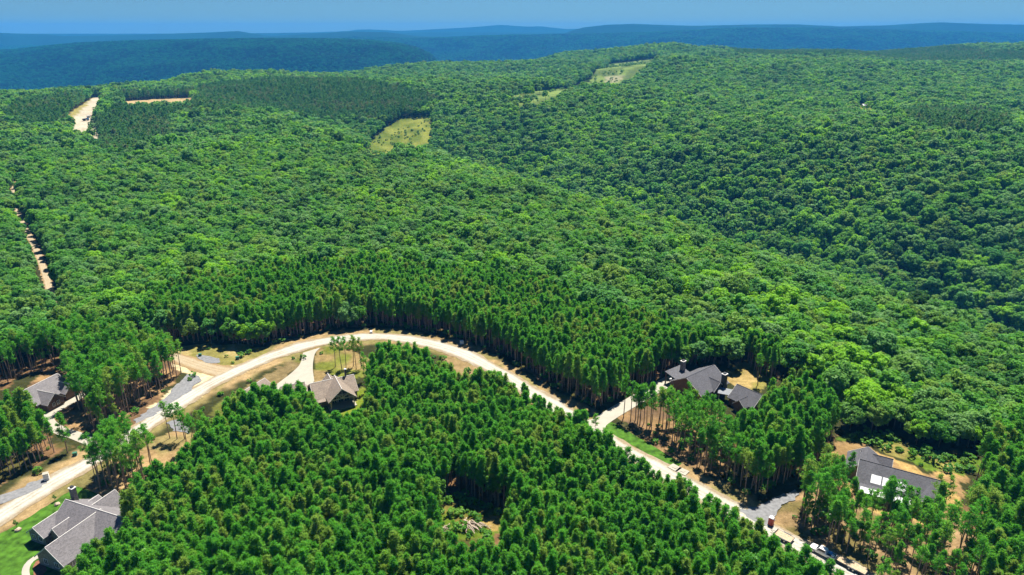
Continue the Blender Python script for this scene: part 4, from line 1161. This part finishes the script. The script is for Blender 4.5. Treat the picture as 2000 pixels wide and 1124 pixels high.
# --- unfinished house with white wrap on its roof
hE = empty('house', (102, 151, 0), "unfinished house with charcoal roof and white underlay patches on orange bare soil", 'house')
dE = Vector((110.2 - 94.2, 146.7 - 156)).normalized(); nE = Vector((-dE.y, dE.x)); oE = Vector((94.2, 156))
def e_(x, y): q = oE + dE * x + nE * y; return (q.x, q.y)
angE = math.atan2(dE.y, dE.x)
wing(hE, e_(0, 0), e_(18.6, 0), 5.2, 3.7, 7.0, K_, M['wall_tan'], cap=K_)
wing(hE, e_(1.2, 8.8), e_(1.2, .5), 4.4, 3.2, 6.1, K_, M['wall_tan'], cap=K_)
wing(hE, e_(.0, 7.5), e_(7.2, 7.5), 2.6, 3.1, 5.2, K_, M['wall_tan'], cap=K_)
wing(hE, e_(16.4, -7.6), e_(16.4, -.5), 2.7, 3.3, 6.0, K_, M['wall_tan'], cap=K_)
slab_roof(hE, 'porch_roof', [(*e_(.6, -9.0), 2.75), (*e_(13.0, -9.0), 2.75), (*e_(13.0, -5.0), 3.55), (*e_(.6, -5.0), 3.55)], .2, K_)
for xx in (1, 5, 9, 12.6): post(hE, *e_(xx, -8.7), 0, 2.7, .25)
slE = (7.0 - 3.7) / 5.2
for x0, x1 in ((3.0, 5.4), (5.7, 8.6), (9.0, 11.2)):                       # underlay sheets on the main slope
    slab_roof(hE, 'underlay_sheet', [(*e_(x0, -5.0), 7.05 - slE * 5.0), (*e_(x1, -5.0), 7.05 - slE * 5.0), (*e_(x1, -2.9), 7.05 - slE * 2.9), (*e_(x0, -2.9), 7.05 - slE * 2.9)], .03, M['wrap'])
for x0, x1 in ((1.0, 3.6), (3.9, 7.4), (7.7, 10.8), (11.1, 12.8)):
    slab_roof(hE, 'underlay_sheet', [(*e_(x0, -8.9), 2.82), (*e_(x1, -8.9), 2.82), (*e_(x1, -6.9), 3.21), (*e_(x0, -6.9), 3.21)], .03, M['wrap'])
for xx in (2.5, 6.5, 10.5): window(hE, e_(xx, -5.25), angE, 1.4, 1.6, .8)
window(hE, e_(18.65, 1.5), angE + math.pi / 2)

# --- half-hidden house with a tan gable
hB = empty('house', (-155, 198, 0), "grey-roofed house with brown stone gable half hidden behind pines", 'house')
dB = Vector((3.6, 11.4)).normalized(); nB = Vector((-dB.y, dB.x)); oB = Vector((-158.3, 193.8))
def b_(x, y): q = oB + dB * x + nB * y; return (q.x, q.y)
angB = math.atan2(dB.y, dB.x)
wing(hB, b_(0, 0), b_(13, 0), 6.2, 3.0, 6.4, G_, Wg)
wing(hB, b_(4.0, -9.0), b_(4.0, -1), 2.9, 2.9, 5.3, G_, Wg)
window(hB, b_(3.2, -9.05), angB, .9, 1.3); window(hB, b_(4.8, -9.05), angB, .9, 1.3)
for xx in (9, 11): window(hB, b_(xx, -6.25), angB)
wing(hB, b_(11.0, -8.0), b_(11.0, -1), 2.5, 2.9, 5.0, G_, Wg)

# --- far white-roofed house among the trees
fx0, fy0 = ray_ground(1692, 210); fz0 = float(height(fx0, fy0))
hF = empty('farmhouse', (fx0, fy0, fz0), "tiny far white-roofed building in a small grassy gap in the forest", 'building')
wing(hF, (fx0 - 7, fy0), (fx0 + 7, fy0 + 1), 4, 3.2, 5.2, M['wrap'], M['white'])

# ------------------------------------------------------------------ vehicles
def wheel(parent, x, y, r=.40, w=.27):
    t = MB().tube((x, y - w / 2, r), (x, y + w / 2, r), r, r, 14).build('wheel', M['tyre'], parent)
    MB().tube((x, y - w / 2 - .015, r), (x, y + w / 2 + .015, r), r * .58, r * .58, 10).build('rim', M['rim'], t)
def profile(pts, y0, y1, inset=0.0):
    """side outline (x, z) pulled across y0..y1, the upper part drawn in"""
    m = MB(); n = len(pts); zmx = max(p[1] for p in pts); zmn = min(p[1] for p in pts)
    k = [inset * (p[1] - zmn) / (zmx - zmn) for p in pts]
    vs = [(p[0], y0 + q, p[1]) for p, q in zip(pts, k)] + [(p[0], y1 - q, p[1]) for p, q in zip(pts, k)]
    m.add(vs, [tuple(range(n)), tuple(range(2 * n - 1, n - 1, -1))] + [(i, n + i, n + (i + 1) % n, (i + 1) % n) for i in range(n)])
    return m
def pickup(px, py, ang, label, tarp=True):
    x, y = P(px, py)
    o = empty('pickup_truck', (x, y, .16), label, 'pickup truck'); o.rotation_euler.z = ang
    b = profile([(-2.95, .5), (-2.95, 1.12), (-.7, 1.12), (1.15, 1.15), (2.75, 1.05), (2.95, .85), (2.95, .45), (-2.6, .42)], -.98, .98, .05).build('body', M['white'], o, .05)
    profile([(-.95, 1.14), (-.75, 1.86), (.65, 1.88), (1.45, 1.17)], -.86, .86, .16).build('cab', M['white'], o, .06)
    MB().add([(.74, -.66, 1.83), (.74, .66, 1.83), (1.42, .78, 1.23), (1.42, -.78, 1.23)], [(0, 1, 2, 3)]).build('windscreen', M['glass'], o).location.x = .04
    for s in (-1, 1):
        MB().add([(-.75, s * .80, 1.30), (1.1, s * .84, 1.25), (.62, s * .735, 1.74), (-.62, s * .735, 1.74)], [(0, 1, 2, 3)]).build('side_window', M['glass'], o).location.y = s * .04
        MB().box((2.93, s * .72, .84), (.08, .36, .2)).build('headlight', M['lamp_clear'], o)
        MB().box((-2.96, s * .88, .95), (.05, .16, .34)).build('tail_light', M['lamp_red'], o)
        MB().box((.95, s * 1.08, 1.32), (.14, .22, .2)).build('mirror', M['dark_metal'], o)
        for xx in (-1.75, 1.85): wheel(o, xx, s * .86)
    MB().box((-1.95, 0, 1.15), (1.75, 1.5, .06)).build('bed', M['dark_metal'], o)
    if tarp:
        MB().box((-1.6, -.2, 1.32), (.9, .9, .3)).build('tarp', M['blue'], o, .06)
        MB().box((-2.35, .3, 1.30), (.6, .7, .26)).build('cargo_box', M['white'], o, .03)
    return o
def car(px, py, ang, label, mat, z=.16, name='parked_car'):
    x, y = P(px, py)
    o = empty(name, (x, y, z), label, 'car'); o.rotation_euler.z = ang
    profile([(-2.25, .42), (-2.3, .9), (-1.5, .98), (.9, .98), (2.15, .82), (2.28, .45)], -.9, .9, .05).build('body', mat, o, .06)
    profile([(-1.75, .97), (-1.2, 1.5), (.15, 1.52), (1.05, .97)], -.8, .8, .16).build('cabin', mat, o, .06)
    MB().add([(.24, -.62, 1.49), (.24, .62, 1.49), (1.06, .74, 1.01), (1.06, -.74, 1.01)], [(0, 1, 2, 3)]).build('windscreen', M['glass'], o).location.x = .03
    MB().add([(-1.27, -.62, 1.46), (-1.27, .62, 1.46), (-1.76, .72, 1.02), (-1.76, -.72, 1.02)], [(3, 2, 1, 0)]).build('rear_window', M['glass'], o).location.x = -.03
    for s in (-1, 1):
        MB().add([(-1.4, s * .80, 1.04), (.8, s * .80, 1.04), (.12, s * .68, 1.42), (-1.12, s * .68, 1.42)], [(0, 1, 2, 3)]).build('side_window', M['glass'], o).location.y = s * .03
        MB().box((2.24, s * .64, .72), (.07, .34, .14)).build('headlight', M['lamp_clear'], o)
        MB().box((-2.28, s * .66, .78), (.05, .3, .14)).build('tail_light', M['lamp_red'], o)
        for xx in (-1.4, 1.4): wheel(o, xx, s * .80, .34, .22)
    return o
def trailer(px, py, ang, label, L=6.0, z=.16):
    x, y = P(px, py)
    o = empty('flatbed_trailer', (x, y, z), label, 'trailer'); o.rotation_euler.z = ang
    for k in range(6): MB().box((0, -.95 + k * .38, .78 + .004 * (k % 2)), (L, .36, .06)).build('deck_plank', M['wood_deck'], o)
    MB().box((0, -1.18, .70), (L + .1, .08, .26)).box((0, 1.18, .70), (L + .1, .08, .26)).box((L / 2 + .05, 0, .70), (.08, 2.26, .22)).box((-L / 2 - .05, 0, .70), (.08, 2.26, .22)).build('frame', M['dark_metal'], o)
    MB().tube((L / 2, .5, .55), (L / 2 + 1.3, 0, .5), .05).tube((L / 2, -.5, .55), (L / 2 + 1.3, 0, .5), .05).build('tongue', M['dark_metal'], o)
    for s in (-1, 1):
        for xx in (-.75, .15): wheel(o, xx, s * 1.32, .36, .2)
        MB().box((-.3, s * 1.33, .82), (1.9, .3, .05)).build('mudguard', M['dark_metal'], o)
    MB().box((L / 2 - .1, 0, 1.0), (.06, 2.2, .36)).build('headboard', M['dark_metal'], o)
    return o
def road_dir(px, py):
    x, y = P(px, py); k = int(np.argmin([(a - x) ** 2 + (b - y) ** 2 for a, b in ROAD_C])); k = min(max(k, 1), len(ROAD_C) - 2)
    return math.atan2(ROAD_C[k + 1][1] - ROAD_C[k - 1][1], ROAD_C[k + 1][0] - ROAD_C[k - 1][0])
rd = road_dir(1620, 1090)
pickup(1606, 1084, rd + math.pi, "white pickup truck with blue tarp in its bed parked on the gravel road")
trailer(1663, 1109, rd + math.pi, "long empty wooden-deck flatbed trailer parked behind the white pickup", 6.4)
trailer(1530, 1053, rd + math.pi, "short wooden-deck trailer parked at the road edge near the red toilet", 4.2)
car(1568, 1120, rd, "white car on the gravel road half hidden by roadside pines", M['white'])
car(1317, 742, math.radians(15), "white car parked on the concrete driveway by the twin-chimney house", M['silver'])

# portable toilet
x, y = P(1505, 1026)
o = empty('portable_toilet', (x, y, .18), "red portable toilet with white roof at the gravel driveway's mouth", 'toilet'); o.rotation_euler.z = rd + .1
MB().box((0, 0, 1.10), (1.15, 1.15, 2.0)).build('body', M['red'], o, .04)
MB().box((0, 0, .06), (1.25, 1.25, .12)).build('skid_base', M['dark_metal'], o)
MB().box((0, 0, 2.22), (1.22, 1.22, .24), 0, .72).build('roof', M['white'], o, .05)
dd = MB().box((0, -.59, 1.08), (.72, .04, 1.75)).build('door', M['red_dark'], o)
MB().box((.25, -.63, 1.1), (.08, .05, .16)).build('latch', M['dark_metal'], dd)
MB().tube((.42, .42, 2.1), (.42, .42, 2.65), .06).build('vent_pipe', M['white'], o)
for s in (-1, 1): MB().box((s * .585, 0, 1.85), (.03, .7, .18)).build('vent_grille', M['red_dark'], o)

# skip with building rubble
x, y = P(1626, 1012)
o = empty('dumpster', (x, y, .05), "green open-top dumpster heaped with pale rubble beside the unfinished house", 'dumpster'); o.rotation_euler.z = 1.2
m = MB(); L, W_, Hh = 4.6, 2.2, 1.5
for c, s in (((0, -W_ / 2, Hh / 2), (L, .08, Hh)), ((0, W_ / 2, Hh / 2), (L, .08, Hh)), ((-L / 2 + .04, 0, Hh / 2), (.08, W_ - .1, Hh)), ((L / 2 - .04, 0, Hh / 2), (.08, W_ - .1, Hh)), ((0, 0, .1), (L - .2, W_ - .12, .12))): m.box(c, s)
m.build('body', M['green_metal'], o)
for k in range(6): MB().box((-L / 2 + .45 + k * .74, -W_ / 2 - .07, Hh / 2), (.12, .1, Hh - .1)).build('side_rib', M['green_metal'], o)
m = MB()
for k in range(60): m.box((random.uniform(-2, 2), random.uniform(-.8, .8), random.uniform(1.0, 1.75)), (random.uniform(.3, 1.2), random.uniform(.1, .5), random.uniform(.05, .25)), random.uniform(0, 3))
m.build('rubble', M['debris'], o)["kind"] = "stuff"

# pale concrete slabs lying by the lawn strip
for px, py, a, lab in ((1318, 915, .0, "pale square concrete pad at the end of the green lawn strip"), (1333, 922, .1, "pale square concrete pad lying past the lawn strip's end pad")):
    x, y = P(px, py); o = MB().prism([(-1.6, -1.3), (1.5, -1.35), (1.55, 1.25), (-1.5, 1.3)], 0, .22).box((0, 0, .27), (1.2, 1.0, .1)).build('concrete_pad', M['concrete'], None, .03)
    o.location = (x, y, .05); o.rotation_euler.z = rd + a; tag(o, lab, 'concrete pad', 'concrete pads by the lawn strip')

# stone pillar, utility boxes
x, y = P(92, 938)
o = empty('stone_pillar', (x, y, 0.05), "pale square stone pillar standing at the road edge by the gravel lay-by", 'pillar'); o.rotation_euler.z = .5
m = MB()
for k in range(5): m.box((0, 0, .2 + k * .4), (1.25 + .05 * (k % 2), 1.2 - .04 * (k % 2), .38))
m.build('stone_course', M['debris'], o, .03); MB().box((0, 0, 2.1), (1.4, 1.4, .18)).build('cap_stone', M['concrete'], o, .02)
def ubox(px, py, mat, label, s=1.0, rz=.3):
    x, y = P(px, py)
    o = empty('utility_box', (x, y, .05), label, 'utility box', 'utility boxes along the road'); o.rotation_euler.z = rz
    MB().box((0, 0, .5 * s), (1.1 * s, .9 * s, .9 * s), 0, .94).build('cabinet', mat, o, .03)
    MB().box((0, 0, .03), (1.3 * s, 1.1 * s, .1)).build('base', M['concrete'], o)
    MB().box((0, -.46 * s, .5 * s), (.85 * s, .03, .62 * s)).build('door', mat, o)
    MB().box((0, -.05, .98 * s), (1.15 * s, .95 * s, .07)).build('lid', mat, o)
ubox(147, 890, M['green_metal'], "dark green utility box on the verge below the concrete drive")
ubox(391, 696, M['green_metal'], "dark utility box beside the dark gravel patch at the junction", 1.0)
ubox(464, 702, M['green_metal'], "dark green utility box on the dry grass north of the junction", 1.1)
ubox(725, 651, M['white'], "small pale utility box under the pines at the top of the bend", .9)
ubox(902, 672, M['white'], "pale flat utility box on the verge past the bend", 1.3)
ubox(1147, 808, M['dark_metal'], "small dark utility box by the concrete driveway's mouth", .8)

# boulders and ornamental saplings on the lawn
def boulder(px, py, s, label):
    x, y = P(px, py); r = np.random.default_rng(int(px)); m = MB(); import bmesh
    bm = bmesh.new(); bmesh.ops.create_icosphere(bm, subdivisions=2, radius=s)
    for v in bm.verts: v.co *= 1 + r.uniform(-.16, .16); v.co.z *= .7
    me = bpy.data.meshes.new('boulder'); bm.to_mesh(me); bm.free(); me.materials.append(M['rock'])
    o = link('boulder', me); o.location = (x, y, s * .4); tag(o, label, 'boulder', 'boulders on the lawn')
boulder(36, 1037, .75, "rounded tan boulder on the bright green lawn"); boulder(112, 987, .7, "tan boulder on the lawn close to the grey house's wall")
for px, py, s in ((33, 1032, .28), (108, 980, .24)):
    x, y = P(px, py); plant('garden_sapling', YOUNG[0], x, y, s, 1.0, "small planted sapling on the green lawn beside a boulder", 'sapling', 'saplings on the lawn')

# felled logs in the clearing
rl = np.random.default_rng(9)
def logpile(cx, cy, n, spread, main, labels, grp):
    for k in range(n):
        L = rl.uniform(1.8, 4.2); a = main + rl.normal(0, .35); r = rl.uniform(.07, .13)
        x = cx + rl.normal(0, spread * .6); y = cy + rl.normal(0, spread * .45); z = .15 + (k / n) * .9
        tilt = rl.uniform(-.12, .12)
        d = np.array([math.cos(a), math.sin(a), tilt]) * L / 2
        m = MB().tube(tuple(-d), tuple(d * .1), r * 1.2, r, 7).tube(tuple(d * .1), tuple(d), r, r * .7, 7)
        for q in range(2):
            e = d * rl.uniform(-.3, .8); m.tube(tuple(e), tuple(e + np.array([rl.normal(0, .4), rl.normal(0, .4), .3])), .04, .015, 4)
        o = m.build('log', M['log']); o.location = (x, y, z); tag(o, labels, 'log', grp)
x, y = P(925, 1030); logpile(x, y, 26, 2.0, -.75, "bleached felled log in the larger brush pile by the clearing's bare soil", 'logs of the larger pile')
x, y = P(868, 1036); logpile(x, y, 11, 1.1, .9, "bleached felled log in the smaller brush pile at the clearing's shaded side", 'logs of the smaller pile')
# building gear far off on the north-west road
for px, py, lab, mt in ((168, 236, "tiny dark dump truck on the far pale road", M['dark_metal']), (176, 230, "tiny grey dump truck on the far pale road", M['silver'])):
    x, y = ray_ground(px, py); z = float(height(x, y))
    o = empty('dump_truck', (x, y, z), lab, 'truck', 'trucks on the far road'); o.rotation_euler.z = 1.0
    MB().box((-1.2, 0, 1.9), (5.2, 2.5, 1.6), 0, 1.08).build('tipper_body', mt, o); MB().box((2.7, 0, 1.8), (2.0, 2.3, 2.0), 0, .9).build('cab', M['blue'] if mt is M['dark_metal'] else M['red'], o)
    for xx in (-2.6, -1.3, 2.6):
        for s in (-1, 1): wheel(o, xx, s * 1.05, .55, .35)
# masts on the far right ridge
for px, hgt in ((1766, 17), (1775, 21), (1786, 14), (1848, 17)):
    u = (px - 1000) / FOC; y = 8420.0; x = u * y; z = float(height(x, y))
    o = empty('radio_mast', (x, y, z), "hair-thin radio mast on the skyline ridge", 'mast', 'masts on the skyline ridge')
    MB().tube((0, 0, 0), (0, 0, hgt), 2.2, 1.0, 6).build('pole', M['dark_metal'], o)
    MB().box((0, 0, hgt * .8), (5, 5, 2.5)).build('antenna_platform', M['dark_metal'], o)

# ------------------------------------------------------------------ air
bx0 = MB().box((0, 0, (-345 + 245) / 2), (28000, 26800, 590))
me = bpy.data.meshes.new('haze'); me.from_pydata(bx0.v, [], bx0.f)
hm = bpy.data.materials.new('thin_haze'); hm.use_nodes = True
hn = hm.node_tree; hn.nodes.clear()
ho = hn.nodes.new("ShaderNodeOutputMaterial"); pv = hn.nodes.new("ShaderNodeVolumePrincipled")
pv.inputs["Color"].default_value = (0.055, 0.35, 0.86, 1)
pv.inputs["Density"].default_value = 8.0e-5
pv.inputs["Anisotropy"].default_value = 0.0
hn.links.new(pv.outputs[0], ho.inputs["Volume"])
me.materials.append(hm)
haze = link('haze', me); haze["kind"] = "stuff"
tag(haze, "thin blue summer haze over the ridges", "haze")
